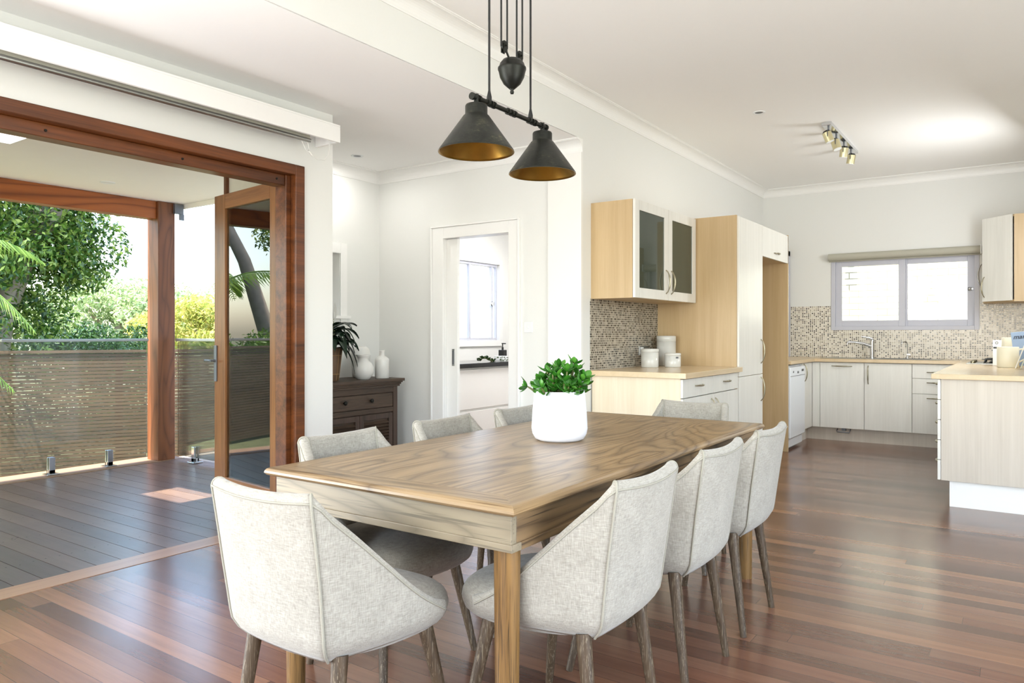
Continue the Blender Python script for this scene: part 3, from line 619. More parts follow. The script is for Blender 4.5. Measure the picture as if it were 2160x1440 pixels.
# ------------------------------------------------------------------ dining table
TX0, TX1, TY0, TY1 = -2.075, -1.065, 1.535, 3.72
tb = thing('dining_table', 'long weathered oak dining table with mitred top border and round legs', 'table', ((TX0+TX1)/2, (TY0+TY1)/2, 0))
m = MB(); bw = .11; z0, z1 = .728, .76
x0, x1, y0, y1 = TX0, TX1, TY0, TY1
def slab(poly, mi):
    # poly outer edge pair first: (a,b) outer, (c,d) inner; rounded nose profile
    a, b_, c, d = [Vector(q+(0,)) for q in poly]
    inn = ((c+d)/2-(a+b_)/2).normalized()
    prof = [(.03, z0-.0), (.018, z0+.002), (.006, z0+.007), (0, z0+.014), (.0015, z0+.021), (.006, z0+.027), (.014, z1-.0012), (.022, z1)]
    rows = []
    def ins(p, q, k): # move along mitre
        return k
    L = (b_-a).length; e = (b_-a).normalized()
    for o_, z in prof:
        rows.append([tuple(a+e*o_+inn*o_+Vector((0, 0, z))), tuple(b_-e*o_+inn*o_+Vector((0, 0, z)))])
    rows.append([tuple(d+Vector((0, 0, z1))), tuple(c+Vector((0, 0, z1)))])
    m.grid(rows, mi, smooth=False)
ix0, ix1, iy0, iy1 = x0+bw, x1-bw, y0+bw, y1-bw
slab([(x0, y0), (x1, y0), (ix1, iy0), (ix0, iy0)], 0)
slab([(x1, y1), (x0, y1), (ix0, iy1), (ix1, iy1)], 0)
slab([(x1, y0), (x1, y1), (ix1, iy1), (ix1, iy0)], 1)
slab([(x0, y1), (x0, y0), (ix0, iy0), (ix0, iy1)], 1)
m.add([(ix0, iy0, z1), (ix1, iy0, z1), (ix1, iy1, z1), (ix0, iy1, z1)], [(0, 1, 2, 3)], False, 1)
m.add([(x0+.03, y0+.03, z0), (x1-.03, y0+.03, z0), (x1-.03, y1-.03, z0), (x0+.03, y1-.03, z0)], [(3, 2, 1, 0)], False, 1)
m.build('tabletop', [M['table_x'], M['table_y']], tb)
ax0, ax1, ay0, ay1 = x0+.028, x1-.028, y0+.028, y1-.028
m = MB()
def hb(x0, x1, y0, y1, z0, z1, mi): m.box(x0, x1, y0, y1, z0, z1, mi)
hb(ax0, ax1, ay0, ay0+.025, .652, z0, 0); hb(ax0, ax1, ay1-.025, ay1, .652, z0, 0)
hb(ax0, ax0+.025, ay0+.025, ay1-.025, .652, z0, 1)
ym = ay0+1.02
hb(ax1-.025, ax1, ay0+.025, ym-.0015, .652, z0, 1); hb(ax1-.025, ax1, ym+.0015, ay1-.025, .652, z0, 1)
hb(ax0-.006, ax1+.006, ay0-.006, ay0+.04, .634, .655, 0); hb(ax0-.006, ax1+.006, ay1-.04, ay1+.006, .634, .655, 0)
hb(ax0-.006, ax0+.04, ay0+.04, ay1-.04, .634, .655, 1); hb(ax1-.04, ax1+.006, ay0+.04, ay1-.04, .634, .655, 1)
m.build('apron', [M['apron_x'], M['apron_y']], tb, bevel=.002)
for lx in (ax0+.045, ax1-.045):
    for ly in (ay0+.045, ay1-.045):
        m = MB(); m.cyl((lx, ly, .64), (lx, ly, 0), .036, .030, 32); m.build('leg', M['tleg'], tb)
# ------------------------------------------------------------------ chair
def shell_pt(u, v):
    """u in [-1,1] around the shell, v in [0,1] bottom->rim (outer surface), local coords, front = +y"""
    s = abs(u); sg = 1 if u >= 0 else -1
    SE = .36
    if s <= SE: q = s/SE; x = .185*q; y = .018*q*q; ztop = .792+.010*q*q
    else:
        q = (s-SE)/(1-SE)
        a = q*1.45
        x = .185+.078*math.sin(min(a*1.25, math.pi/2)); y = .018+.06*q*q*(1-q)+.37*(q**1.15)
        k = q
        ztop = .802-.362*(k-.035*math.sin(2*math.pi*k)+.05*math.sin(math.pi*k))*min(1, (k/.16))**.7
    zb = .386+.012*max(0, (s-SE)/(1-SE))
    z = zb+(ztop-zb)*v
    h = z-.386
    lean = .135*max(0, h)**1.15*1.15
    sidef = max(0, (s-SE)/(1-SE))
    y = -.232+y-lean*(1-sidef*.55)
    und = max(0, (.065-h)/.065)
    inset = .042*und**2
    # curve under toward the centre
    cx, cy = 0, .02
    dx, dy = x-cx, y-cy; L = math.hypot(dx, dy)
    x -= dx/L*inset; y -= dy/L*inset
    x *= (1+.05*h/.4*(1-sidef)) * (1-.04*(1-min(1, h/.2)))
    return Vector((sg*x, y, z))
NU, NV = 48, 16
def chair_proto():
    c = thing('dining_chair', 'x', 'chair', (0, 0, 0))
    us = [-1+2*i/NU for i in range(NU+1)]
    # snap seams
    G = [[shell_pt(u, (j/NV)) for u in us] for j in range(NV+1)]
    # inner surface offset
    def nrm(i, j):
        a = G[j][min(i+1, NU)]-G[j][max(i-1, 0)]; b_ = G[min(j+1, NV)][i]-G[max(j-1, 0)][i]
        n = a.cross(b_).normalized(); return n
    T = .036
    def off(i, j, d):
        n = nrm(i, j); p = G[j][i]
        if n.dot(Vector((0, .05, 0))-Vector((p.x, p.y, 0))) < 0: n = -n
        return p+n*d
    m = MB(); h = T/2
    # closed cross-section loop per column: outer bottom->top, rounded rim, inner top->bottom
    loops = []
    for i in range(NU+1):
        col = [G[j][i] for j in range(NV+1)]
        tan = (G[NV][i]-G[NV-1][i]).normalized()
        n = (off(i, NV, 1)-G[NV][i])
        arc = [G[NV][i]+n*(h-h*math.cos(a))+tan*h*math.sin(a) for a in [math.pi*k/8 for k in range(1, 8)]]
        inner = [off(i, j, T) for j in range(NV, -1, -1)]
        loops.append(col+arc+inner)
    k = len(loops[0])
    vs = [p for l in loops for p in l]
    fs = [(i*k+j, (i+1)*k+j, (i+1)*k+j+1, i*k+j+1) for i in range(NU) for j in range(k-1)]
    fs += [(i*k+k-1, (i+1)*k+k-1, (i+1)*k, i*k) for i in range(NU)]
    m.add(vs, fs, True)
    # rounded front tips: fan rows
    for i, sgn in ((0, -1), (NU, 1)):
        l = loops[i]; half = NV+1+3
        n2 = len(l); cen = [(l[j]+l[n2-1-j])/2 for j in range(n2//2+1)]
        fwd = (loops[i][NV//2]-loops[i-1 if i else 1][NV//2]).normalized()
        prev = l; rows = [l]
        for a in (.35, .7, 1.0):
            sc_ = math.sqrt(max(0, 1-a*a)); 
            row = []
            for j in range(n2):
                cm = cen[min(j, n2-1-j)]
                row.append(cm+(l[j]-cm)*sc_+fwd*h*a)
            rows.append(row)
        m.grid([[tuple(p) for p in r_] for r_ in rows], 0, True)
    sh = m.build('shell', M['linen'], c, local=True)
    me = sh.data; bm = bmesh.new(); bm.from_mesh(me); bmesh.ops.remove_doubles(bm, verts=bm.verts, dist=.0004); bmesh.ops.recalc_face_normals(bm, faces=bm.faces); bm.to_mesh(me); bm.free()
    # piping
    for i in (int(NU*.5-NU*.18+.5), int(NU*.5+NU*.18+.5)):
        l = loops[i]; seam = [p+(p-(Vector((0, .05, p.z)))).normalized()*.0015 for p in l[:NV+1]]+l[NV+1:NV+8]+[p-(p-(Vector((0, .05, p.z)))).normalized()*.0015 for p in l[NV+8:-6]]
        m = MB(); m.tube(seam, .0036, 8); m.build('seam_piping', M['piping'], c, local=True)
    # edge welt along outer rim and the lower front
    m = MB(); m.tube([G[NV][i]+(G[NV][i]-Vector((0, .05, G[NV][i].z))).normalized()*.001 for i in range(NU+1)], .0028, 8); m.build('rim_welt', M['piping'], c, local=True)
    # seat cushion
    m = MB(); N = 56; yb, yf, hw = -.205, .312, .222
    def outline(a, s):
        ca, sa = math.cos(a), math.sin(a); e = 2.6
        x = math.copysign(abs(ca)**(2/e), ca)*hw; y = math.copysign(abs(sa)**(2/e), sa)*(yf-yb)/2
        x *= 1+.12*(y/.26)
        return x*s, y*s+(yf+yb)/2
    layers = [(.372, .0), (.372, .80), (.378, .90), (.392, .965), (.412, .995), (.432, 1.0), (.450, .985), (.464, .955), (.475, .90), (.483, .80), (.488, .6), (.489, .3), (.489, 0)]
    P = []
    for z, s in layers: P.append([(outline(2*math.pi*i/N, s)[0], outline(2*math.pi*i/N, s)[1], z-(.012*max(0, outline(2*math.pi*i/N, s)[1]-.12)/.16 if z > .43 else 0)) for i in range(N+1)])
    m.grid(P); s_ = m.build('seat', M['linen'], c, local=True)
    me = s_.data; bm = bmesh.new(); bm.from_mesh(me); bmesh.ops.remove_doubles(bm, verts=bm.verts, dist=.0004); bm.to_mesh(me); bm.free()
    for sx in (-1, 1):
        m = MB(); m.cyl((sx*.168, -.150, .40), (sx*.196, -.205, 0), .0215, .0125, 20); m.build('leg', M['cleg'], c, local=True)
        m = MB(); m.cyl((sx*.182, .150, .385), (sx*.242, .215, 0), .0215, .0125, 20); m.build('leg', M['cleg'], c, local=True)
    return c
ch0 = chair_proto()
GR = 'linen dining chairs around the oak table'
XC = (TX0+TX1)/2
# (x, y, rotation, label)   local front (+y) -> facing the table
places = [
    (XC-.005, 1.415, 0, 'linen dining chair at the near end of the table, back to the camera'),
    (-1.125, 1.90, 90, 'linen dining chair on the right side of the table, nearest the camera'),
    (-1.125, 2.52, 90, 'linen dining chair in the middle of the right side of the table'),
    (-1.125, 3.12, 90, 'linen dining chair on the right side of the table, furthest from the camera'),
    (-1.94, 1.98, -90, 'linen dining chair on the left side of the table, nearest the bifold door'),
    (-1.94, 2.60, -90, 'linen dining chair in the middle of the left side of the table'),
    (-1.945, 3.21, -90, 'linen dining chair left of the table, half hidden behind the white pot'),
    (-1.555, 3.775, 180, 'linen dining chair at the far end of the table, in front of the kitchen drawers')]
for i, (x, y, a, lab) in enumerate(places):
    o = ch0 if i == 0 else copy_tree(ch0)
    o.location = (x, y, 0); o.rotation_euler = (0, 0, R(a)); o['label'] = lab; o['group'] = GR
# ------------------------------------------------------------------ jade plant in white pot
pp = (-1.60, 2.64, .76)
pot = thing('potted_plant', 'white matt pot of bright green jade plant standing on the oak table', 'plant', pp)
m = MB(); m.lathe([(0, .0), (.085, .0), (.102, .008), (.113, .028), (.117, .05), (.113, .12), (.105, .203), (.1035, .206), (.101, .203), (.105, .12), (.105, .1)], (0, 0, 0), 56); m.build('pot', M['potwhite'], pot, local=True)
m = MB(); m.lathe([(0, .172), (.103, .168)], (0, 0, 0), 32); m.build('soil', M['soil'], pot, local=True)
rj = random.Random(11)
def jleaf(m, p, d, up, L, w):
    d = d.normalized(); s = d.cross(up); s = s.normalized() if s.length > .05 else d.orthogonal().normalized(); n = s.cross(d)
    rows = []
    K = 6; J = 8
    for i in range(K+1):
        u = i/K; ww = w*(math.sin(math.pi*(u**1.35)*.97+.06))**.75 if i < K else .0005
        ww = max(ww, .0012); tt = .0028*math.sin(math.pi*min(.97, u+.1))+.0006
        c = p+d*L*u+n*(.10*L*u*u)
        rows.append([tuple(c+s*ww*math.cos(2*math.pi*j/J)+n*tt*math.sin(2*math.pi*j/J)) for j in range(J+1)])
    m.grid(rows)
mf = MB(); ms = MB()
tips = []
for i in range(30):
    a = rj.uniform(0, 6.28); r = .03+.06*rj.random(); b0 = Vector((math.cos(a)*r*.6, math.sin(a)*r*.6, .165))
    hgt = rj.uniform(.03, .115)*(1.15-r*5); hgt = max(.025, hgt); rad = r*rj.uniform(1.0, 1.5)
    t1 = Vector((math.cos(a)*rad, math.sin(a)*rad, .19+hgt)); mid = (b0+t1)/2+Vector((math.cos(a), math.sin(a), 0))*.008
    ms.tube([b0, mid, t1], [.0055, .0045, .003], 8); tips.append((t1, (t1-mid).normalized())); tips.append((mid, (t1-b0).normalized()))
tips += [(Vector((.005, -.01, .30)), Vector((.1, 0, 1))), (Vector((.05, .04, .315)), Vector((.2, .1, 1)))]
ms.tube([(0, 0, .17), (.002, -.004, .24), (.005, -.01, .30)], [.006, .005, .003], 8); ms.tube([(.02, .02, .17), (.04, .03, .25), (.05, .04, .315)], [.006, .005, .003], 8)
ms.tube([(-.06, -.04, .17), (-.09, -.07, .21), (-.11, -.075, .222)], [.005, .004, .003], 8); tips.append((Vector((-.11, -.075, .222)), Vector((-1, -.5, .25))))
for p, ax in tips:
    k = rj.randint(4, 7); o_ = ax.orthogonal().normalized(); ph = rj.uniform(0, 6)
    for j in range(k):
        q = ph+2*math.pi*j/k; side = o_.copy(); side.rotate(Matrix.Rotation(q, 3, ax))
        d = ax*rj.uniform(.35, 1.0)+side*.8
        if p.z < .2: d.z = abs(d.z)+.15
        jleaf(mf, p+d.normalized()*.003, d, ax, rj.uniform(.032, .050), rj.uniform(.0105, .0150))
mf.build('leaves', M['leaf_jade'], pot, local=True); ms.build('stems', M['stem'], pot, local=True)
# ------------------------------------------------------------------ pendant lamp (rise-and-fall)
PX = -1.56
pd = thing('pendant_lamp', 'black rise-and-fall pendant with two dark cone shades, brass inside, over the table', 'lamp', (PX, 2.236, 3.02))
m = MB(); m.lathe([(0, -.03), (.05, -.03), (.06, -.02), (.062, 0), (0, 0)], (PX, 2.236, CZ), 28); m.build('ceiling_rose', M['blackmetal'], pd)
for y in (2.02, 2.444):
    zt = 1.995
    m = MB(); out = [(.014, 2.0), (.014, 1.993), (.036, 1.993), (.0385, 1.988), (.0385, 1.962), (.041, 1.956), (.045, 1.954), (.128, 1.838), (.131, 1.833), (.132, 1.829)]
    m.lathe([(r, z-0) for r, z in out], (PX, y, 0), 56); sh = m.build('lamp_shade', M['shade'], pd)
    m = MB(); m.lathe([(.132, 1.829), (.1305, 1.8285), (.126, 1.836), (.043, 1.951), (.0, 1.955)], (PX, y, 0), 56); m.build('shade_lining', M['brass'], sh)
    m = MB(); m.lathe([(0, 1.955), (.016, 1.95), (.018, 1.92), (.028, 1.905), (.03, 1.89), (.02, 1.875), (0, 1.869)], (PX, y, 0), 24); m.build('bulb', M['whiteplastic'], sh)
    m = MB(); m.cyl((PX, y, 1.99), (PX, y, 2.03), .0085, n=16); m.build('shade_stem', M['blackmetal'], pd)
m = MB(); m.cyl((PX, 1.995, 2.018), (PX, 2.472, 2.018), .0085, n=18)
for y in (1.998, 2.035, 2.085, 2.105, 2.122, 2.21, 2.232, 2.252, 2.35, 2.372, 2.39, 2.435, 2.468): m.cyl((PX, y-.0045, 2.018), (PX, y+.0045, 2.018), .0125, n=18)
m.build('crossbar', M['blackmetal'], pd)
for y in (2.095, 2.36):
    m = MB(); m.lathe([(.009, 0), (.009, .018), (.006, .032), (.0035, .045)], (PX, y, 2.022), 14); m.tube([(PX, y, 2.05), (PX, y, CZ)], .004, 8); m.build('cable', M['rubber'], pd)
wy = 2.236
m = MB(); m.lathe([(0, 2.088), (.006, 2.089), (.008, 2.096), (.005, 2.102), (.012, 2.108), (.032, 2.126), (.045, 2.150), (.050, 2.172), (.0525, 2.178), (.0525, 2.185), (.049, 2.187), (.045, 2.200), (.034, 2.214), (.016, 2.220), (0, 2.222)], (PX, wy, 0), 40); m.build('counterweight', M['blackmetal'], pd)
for y, zz in ((2.186, 2.245), (2.285, 2.238)):
    m = MB(); m.tube([(PX, wy+(y-wy)*.4, 2.216), (PX, wy+(y-wy)*.7, zz-.012)], .004, 8); m.box(PX-.008, PX-.004, y-.010, y+.010, zz-.02, zz+.012); m.box(PX+.004, PX+.008, y-.010, y+.010, zz-.02, zz+.012)
    m.cyl((PX-.004, y, zz+.006), (PX+.004, y, zz+.006), .0185, n=24); m.cyl((PX-.014, y, zz+.006), (PX+.014, y, zz+.006), .004, n=10); m.build('pulley', M['blackmetal'], pd)
    m = MB(); m.tube([(PX, y-.0185, zz), (PX, y-.0185, CZ)], .0034, 8); m.tube([(PX, y+.0185, zz), (PX, y+.0185, CZ)], .0034, 8); m.build('cable', M['rubber'], pd)
# ------------------------------------------------------------------ handles helper
def bow(m, p, along, out, L=.13, d=.032, r=.006, thick=True):
    p = Vector(p); a = Vector(along).normalized(); o_ = Vector(out).normalized(); pts = []
    for i in range(13):
        u = i/12; pts.append(p+a*L*(u-.5)*1.0+o_*d*(math.sin(math.pi*u)**.55))
    m.tube(pts, [r*(1.15 if 2 < i < 10 else .8) for i in range(13)], 10)
# ------------------------------------------------------------------ kitchen, left side
FX = -2.00
# wall cabinet
wc = thing('wall_cabinet', 'oak wall cabinet with two pale doors glazed in dark glass', 'cabinet', (X1, 5.6, 1.47))
m = MB(); m.box(X1, -2.392, 4.985, 5.005, 1.472, 2.205); m.box(X1, -2.392, 6.19, 6.21, 1.472, 2.205); m.box(X1, -2.392, 5.005, 6.19, 1.472, 1.492); m.box(X1, -2.392, 5.005, 6.19, 2.185, 2.205); m.box(X1, -2.73, 5.005, 6.19, 1.492, 2.185); m.box(X1, -2.40, 5.005, 6.19, 1.84, 1.855)
m.build('carcass', M['oak'], wc, bevel=.001)
for y0, y1, hy in ((4.987, 5.605, 5.555), (5.611, 6.205, 5.66)):
    m = MB(); w = .075
    m.box(-2.390, -2.370, y0, y0+w, 1.474, 2.205); m.box(-2.390, -2.370, y1-w, y1, 1.474, 2.205); m.box(-2.390, -2.370, y0+w, y1-w, 1.474, 1.474+w); m.box(-2.390, -2.370, y0+w, y1-w, 2.205-w, 2.205)
    d = m.build('door', M['ash'], wc, bevel=.0015)
    m = MB(); m.box(-2.383, -2.378, y0+w, y1-w, 1.474+w, 2.205-w); m.build('door_glass', M['glass_cab'], d)
    m = MB(); bow(m, (-2.370, hy, 1.62), (0, 0, 1), (1, 0, 0), .19, .035); m.build('handle', M['bronze'], d)
# mosaic
b = MB(); b.box(X1, X1+.006, 4.97, 6.22, .925, 1.475); struct('trim_backsplash_left', b, M['mosaic_l'])
b = MB(); b.box(X1, .2, 9.494, 9.5, .92, 1.26); b.box(-2.40, -1.94, 9.494, 9.5, 1.26, 1.54); b.box(-.41, .2, 9.494, 9.5, 1.26, 1.54); struct('trim_backsplash_back', b, M['mosaic_b'])
b = MB(); b.box(.194, .2, 6.7, 9.5, .92, 1.54); struct('trim_backsplash_right', b, M['mosaic_r'])
# worktop left
b = MB(); b.box(X1, -1.965, 4.955, 6.221, .885, .925); tag(b.build('worktop', M['bench'], bevel=.002), 'oak-coloured worktop beneath the glazed wall cabinet, holding the canisters', 'worktop')
bc = thing('base_cabinet', 'pale base cabinet with two drawers and two doors under the left worktop', 'cabinet', (-2.4, 5.6, 0))
m = MB(); m.box(X1+.01, -2.018, 4.985, 5.003, .0, .885); m.build('end_panel', M['oakpale'], bc)
m = MB(); m.box(X1+.01, -2.03, 5.004, 6.2, .12, .88); m.box(X1+.05, -2.08, 5.004, 6.2, 0, .12); m.build('carcass', M['ash'], bc)
for y0, y1 in ((4.987, 5.602), (5.606, 6.205)):
    m = MB(); m.box(-2.018, FX, y0, y1, .745, .878); d = m.build('drawer', M['ash'], bc, bevel=.0015)
    m = MB(); bow(m, (FX, (y0+y1)/2, .823), (0, 1, 0), (1, 0, 0), .15, .032); m.build('handle', M['bronze'], d)
for y0, y1, hy in ((4.987, 5.602, 5.56), (5.606, 6.205, 5.65)):
    m = MB(); m.box(-2.018, FX, y0, y1, .125, .738); d = m.build('door', M['ash'], bc, bevel=.0015)
    m = MB(); bow(m, (FX, hy, .62), (0, 0, 1), (1, 0, 0), .17, .035); m.build('handle', M['bronze'], d)
# tall unit with fridge recess
tc = thing('tall_cabinet', 'tall oak-sided pantry cabinet beside an empty fridge recess', 'cabinet', (-2.4, 7.0, 0))
m = MB(); m.box(X1+.002, -2.018, 6.222, 6.242, 0, 2.215); m.build('side_panel', M['oak'], tc, label='oak side panel')
m = MB(); m.box(X1+.01, -2.02, 6.243, 6.92, .12, 2.20); m.box(X1+.05, -2.06, 6.243, 6.92, 0, .12); m.build('carcass', M['oakpale'], tc)
m = MB(); m.box(X1+.01, -2.02, 6.92, 7.80, 1.925, 2.20); m.build('bridge_box', M['oak'], tc)
m = MB(); m.box(X1+.002, -2.0, 7.80, 7.82, 0, 2.215); m.build('recess_panel', M['oak'], tc)
m = MB(); m.box(-2.018, FX, 6.236, 6.915, .84, 2.205); d = m.build('door', M['ash'], tc, bevel=.0015); m = MB(); bow(m, (FX, 6.86, 1.045), (0, 0, 1), (1, 0, 0), .22, .035); m.build('handle', M['bronze'], d)
m = MB(); m.box(-2.018, FX, 6.236, 6.915, .125, .835); d = m.build('door', M['ash'], tc, bevel=.0015); m = MB(); bow(m, (FX, 6.86, .70), (0, 0, 1), (1, 0, 0), .22, .035); m.build('handle', M['bronze'], d)
m = MB(); m.box(-2.018, FX, 6.92, 7.815, 1.925, 2.205); d = m.build('door', M['ash'], tc, bevel=.0015, label='pale lift-up door over the fridge recess'); m = MB(); bow(m, (FX, 7.37, 1.985), (0, 1, 0), (1, 0, 0), .16, .032); m.build('handle', M['bronze'], d)
# strip window / door beyond the tall cabinet
b = MB(); b.box(-2.47, -2.41, 9.44, 9.494, .925, 2.23); b.box(X1, -2.41, 9.44, 9.494, 2.17, 2.23); struct('trim_side_opening', b, M['alu'])
b = MB(); b.box(X1, -2.47, 9.46, 9.49, .925, 1.99, 0); b.box(X1, -2.47, 9.46, 9.49, 2.01, 2.17, 1); b.box(X1, -2.46, 9.45, 9.49, 1.985, 2.01, 2); tag(b.build('shutter_panel', [M['oak'], M['alud'], M['alu']]), 'narrow timber panel with grey louvre at top, glimpsed beyond the tall cabinet', 'panel')
# canisters
def canister(x, y, z, r, h, label):
    g = thing('canister', label, 'canister', (x, y, z), 0, 'white ceramic canisters by the oak panel')
    lid = h*.2
    m = MB(); m.lathe([(0, 0), (r-.004, 0), (r, .005), (r, h-lid), (0, h-lid)], (0, 0, 0), 40); m.build('jar', M['canister'], g, local=True)
    m = MB(); m.lathe([(r-.004, h-lid), (r+.001, h-lid+.002), (r+.002, h-.006), (r-.003, h), (r-.012, h+.001), (r-.018, h-.004), (0, h-.004)], (0, 0, 0), 40); m.build('lid', M['canister'], g, local=True)
    return g
canister(-2.585, 5.72, .925, .073, .155, 'white canister on the left, in front of the power socket')
g = canister(-2.44, 5.86, .925, .067, .118, 'shortest white canister, on the right of the three with a small grey label')
m = MB(); a = R(-35); m.box(.0, .001, -.012, .012, .075, .088); o = m.build('paper_label', M['alud'], g, local=True); o.rotation_euler = (0, 0, a); o.location = (math.cos(a)*.067, math.sin(a)*.067, 0)
canister(-2.60, 6.10, .925, .083, .262, 'tallest white canister, behind the two shorter ones')
b = MB(); b.box(X1+.006, X1+.014, 5.82, 6.02, 1.02, 1.10); b.box(X1+.014, X1+.03, 5.84, 5.87, 1.03, 1.09, 1)
for y in (5.94, 5.97): b.cyl((X1+.014, y, 1.07), (X1+.018, y, 1.07), .006, n=8, mi=2)
tag(b.build('power_socket', [M['steel'], M['whiteplastic'], M['black']], bevel=.0015), 'steel power socket with white plug on the dark mosaic splashback', 'socket')
# ------------------------------------------------------------------ kitchen, back run
BZ = .925
b = MB()
b.prism([(X1, 7.83), (-1.975, 7.83), (-1.975, 8.85), (-.545, 8.85), (-.545, 5.895), (.62, 5.895), (.62, 6.595), (.198, 6.595), (.198, 9.493), (X1, 9.493)], .89, BZ)
wt = tag(b.build('worktop', M['bench'], bevel=.002), 'pale oak U-shaped worktop running from the dishwasher past the sink to the peninsula', 'worktop')
dw = thing('dishwasher', 'white freestanding dishwasher beside the empty fridge recess', 'dishwasher', (-2.3, 8.13, 0))
m = MB(); m.box(X1+.02, -2.03, 7.835, 8.44, .03, .875); m.box(X1+.08, -2.07, 7.85, 8.42, 0, .03); m.build('body', M['enamel'], dw)
m = MB(); m.box(-2.03, -1.985, 7.835, 8.44, .13, .86); m.build('door', M['enamel'], dw, bevel=.005)
m = MB(); m.box(-1.985, -1.981, 7.84, 8.435, .765, .768, 1); m.box(-1.985, -1.980, 8.30, 8.37, .805, .828, 1); m.box(-1.985, -1.981, 8.12, 8.17, .79, .812, 0); m.cyl((-1.985, 7.95, .81), (-1.978, 7.95, .81), .010, n=12, mi=0); m.build('control_panel', [M['alud'], M['black']], dw)
m = MB(); m.box(-2.05, -2.015, 7.84, 8.435, .03, .125); m.build('kick_panel', M['enamel'], dw)
cc = thing('base_cabinet', 'narrow pale corner cabinet door right of the dishwasher', 'cabinet', (-2.3, 8.65, 0))
m = MB(); m.box(X1+.02, -2.03, 8.445, 8.878, .15, .885); m.box(X1+.02, -2.08, 8.445, 8.878, 0, .15); m.build('carcass', M['ash'], cc)
m = MB(); m.box(-2.03, -2.01, 8.447, 8.878, .15, .882); d = m.build('door', M['ash'], cc, bevel=.0015); m = MB(); bow(m, (-2.01, 8.50, .775), (0, 0, 1), (1, 0, 0), .2, .035); m.build('handle', M['bronze'], d)
sc = thing('sink_cabinet', 'whitewashed sink cabinet with two doors under the kitchen window', 'cabinet', (-1.5, 9.2, 0))
m = MB(); m.box(-2.01, -1.0, 8.90, 9.48, .15, .885); m.build('carcass', M['ash'], sc)
m = MB(); m.box(-2.008, -1.927, 8.882, 8.90, .15, .882); m.build('filler_panel', M['ash'], sc)
m = MB(); m.box(-2.08, -.44, 8.955, 8.975, 0, .15); m.box(-2.10, -2.081, 8.879, 8.975, 0, .15); m.build('kickboard', M['ashpink'], sc)
m = MB(); m.box(-1.923, -1.468, 8.88, 8.90, .15, .882); d = m.build('door', M['ash'], sc, bevel=.0015, label='pull-out door with a level bar handle at the top'); m = MB(); bow(m, (-1.695, 8.88, .845), (1, 0, 0), (0, -1, 0), .21, .032); m.build('handle', M['bronze'], d)
m = MB(); m.box(-1.462, -1.002, 8.88, 8.90, .15, .882); d = m.build('door', M['ash'], sc, bevel=.0015); m = MB(); bow(m, (-1.425, 8.88, .755), (0, 0, 1), (0, -1, 0), .2, .034); m.build('handle', M['bronze'], d)
m = MB(); m.tube([(-1.75, 8.94, .135), (-1.75, 8.90, .12), (-1.745, 8.89, .105), (-1.62, 8.89, .105), (-1.615, 8.90, .12), (-1.615, 8.94, .135)], .006, 8); m.box(-1.70, -1.66, 8.90, 8.95, .12, .148); m.build('foot_pedal', M['alud'], sc)
du = thing('drawer_cabinet', 'whitewashed three-drawer cabinet right of the sink doors', 'cabinet', (-.75, 9.2, 0))
m = MB(); m.box(-.998, -.50, 8.90, 9.48, .15, .885); m.build('carcass', M['ash'], du)
for z0_, z1_, zh in ((.735, .882, .80), (.572, .729, .69), (.15, .566, .525)):
    m = MB(); m.box(-.997, -.515, 8.88, 8.90, z0_, z1_); d = m.build('drawer', M['ash'], du, bevel=.0015); m = MB(); bow(m, (-.74, 8.88, zh), (1, 0, 0), (0, -1, 0), .24, .03); m.build('handle', M['bronze'], d)
# sink and taps
sk = thing('sink', 'stainless steel inset sink with drainer under the kitchen window', 'sink', (-1.3, 9.2, BZ))
m = MB(); m.box(-1.95, -.75, 8.98, 9.42, BZ, BZ+.004); m.build('drainer', M['steel'], sk, bevel=.002)
m = MB(); m.box(-1.35, -.85, 9.02, 9.38, BZ+.004, BZ+.0045); m.build('bowl', M['alud'], sk)
tp = thing('mixer_tap', 'chrome mixer tap with long spout and flat lever in front of the window', 'tap', (-1.46, 9.36, BZ))
m = MB(); m.cyl((-1.46, 9.36, BZ+.004), (-1.46, 9.36, BZ+.012), .032, n=24); m.cyl((-1.46, 9.36, BZ+.01), (-1.46, 9.36, 1.12), .025, .023, 24); m.lathe([(.023, 0), (.024, .012), (.018, .024), (0, .026)], (-1.46, 9.36, 1.12), 24); m.build('body', M['chrome'], tp)
m = MB(); m.tube([(-1.46, 9.355, 1.06), (-1.55, 9.33, 1.095), (-1.64, 9.31, 1.11), (-1.70, 9.30, 1.113), (-1.712, 9.298, 1.10), (-1.712, 9.298, 1.08)], [.016, .015, .013, .012, .012, .012], 12); m.build('spout', M['chrome'], tp)
m = MB(); m.tube([(-1.46, 9.36, 1.15), (-1.50, 9.34, 1.165), (-1.57, 9.31, 1.175)], [.012, .009, .007], 10); m.build('lever', M['chrome'], tp)
b = MB(); b.cyl((-1.1, 9.38, BZ), (-1.1, 9.38, .96), .016, .012, 16); b.tube([(-1.1, 9.38, .95), (-1.1, 9.38, 1.09), (-1.11, 9.365, 1.115), (-1.14, 9.34, 1.115), (-1.155, 9.33, 1.095)], .006, 10); b.box(-1.105, -1.07, 9.355, 9.365, .97, .98)
tag(b.build('filter_tap', M['chrome']), 'small slender chrome filter tap to the right of the mixer tap', 'tap')
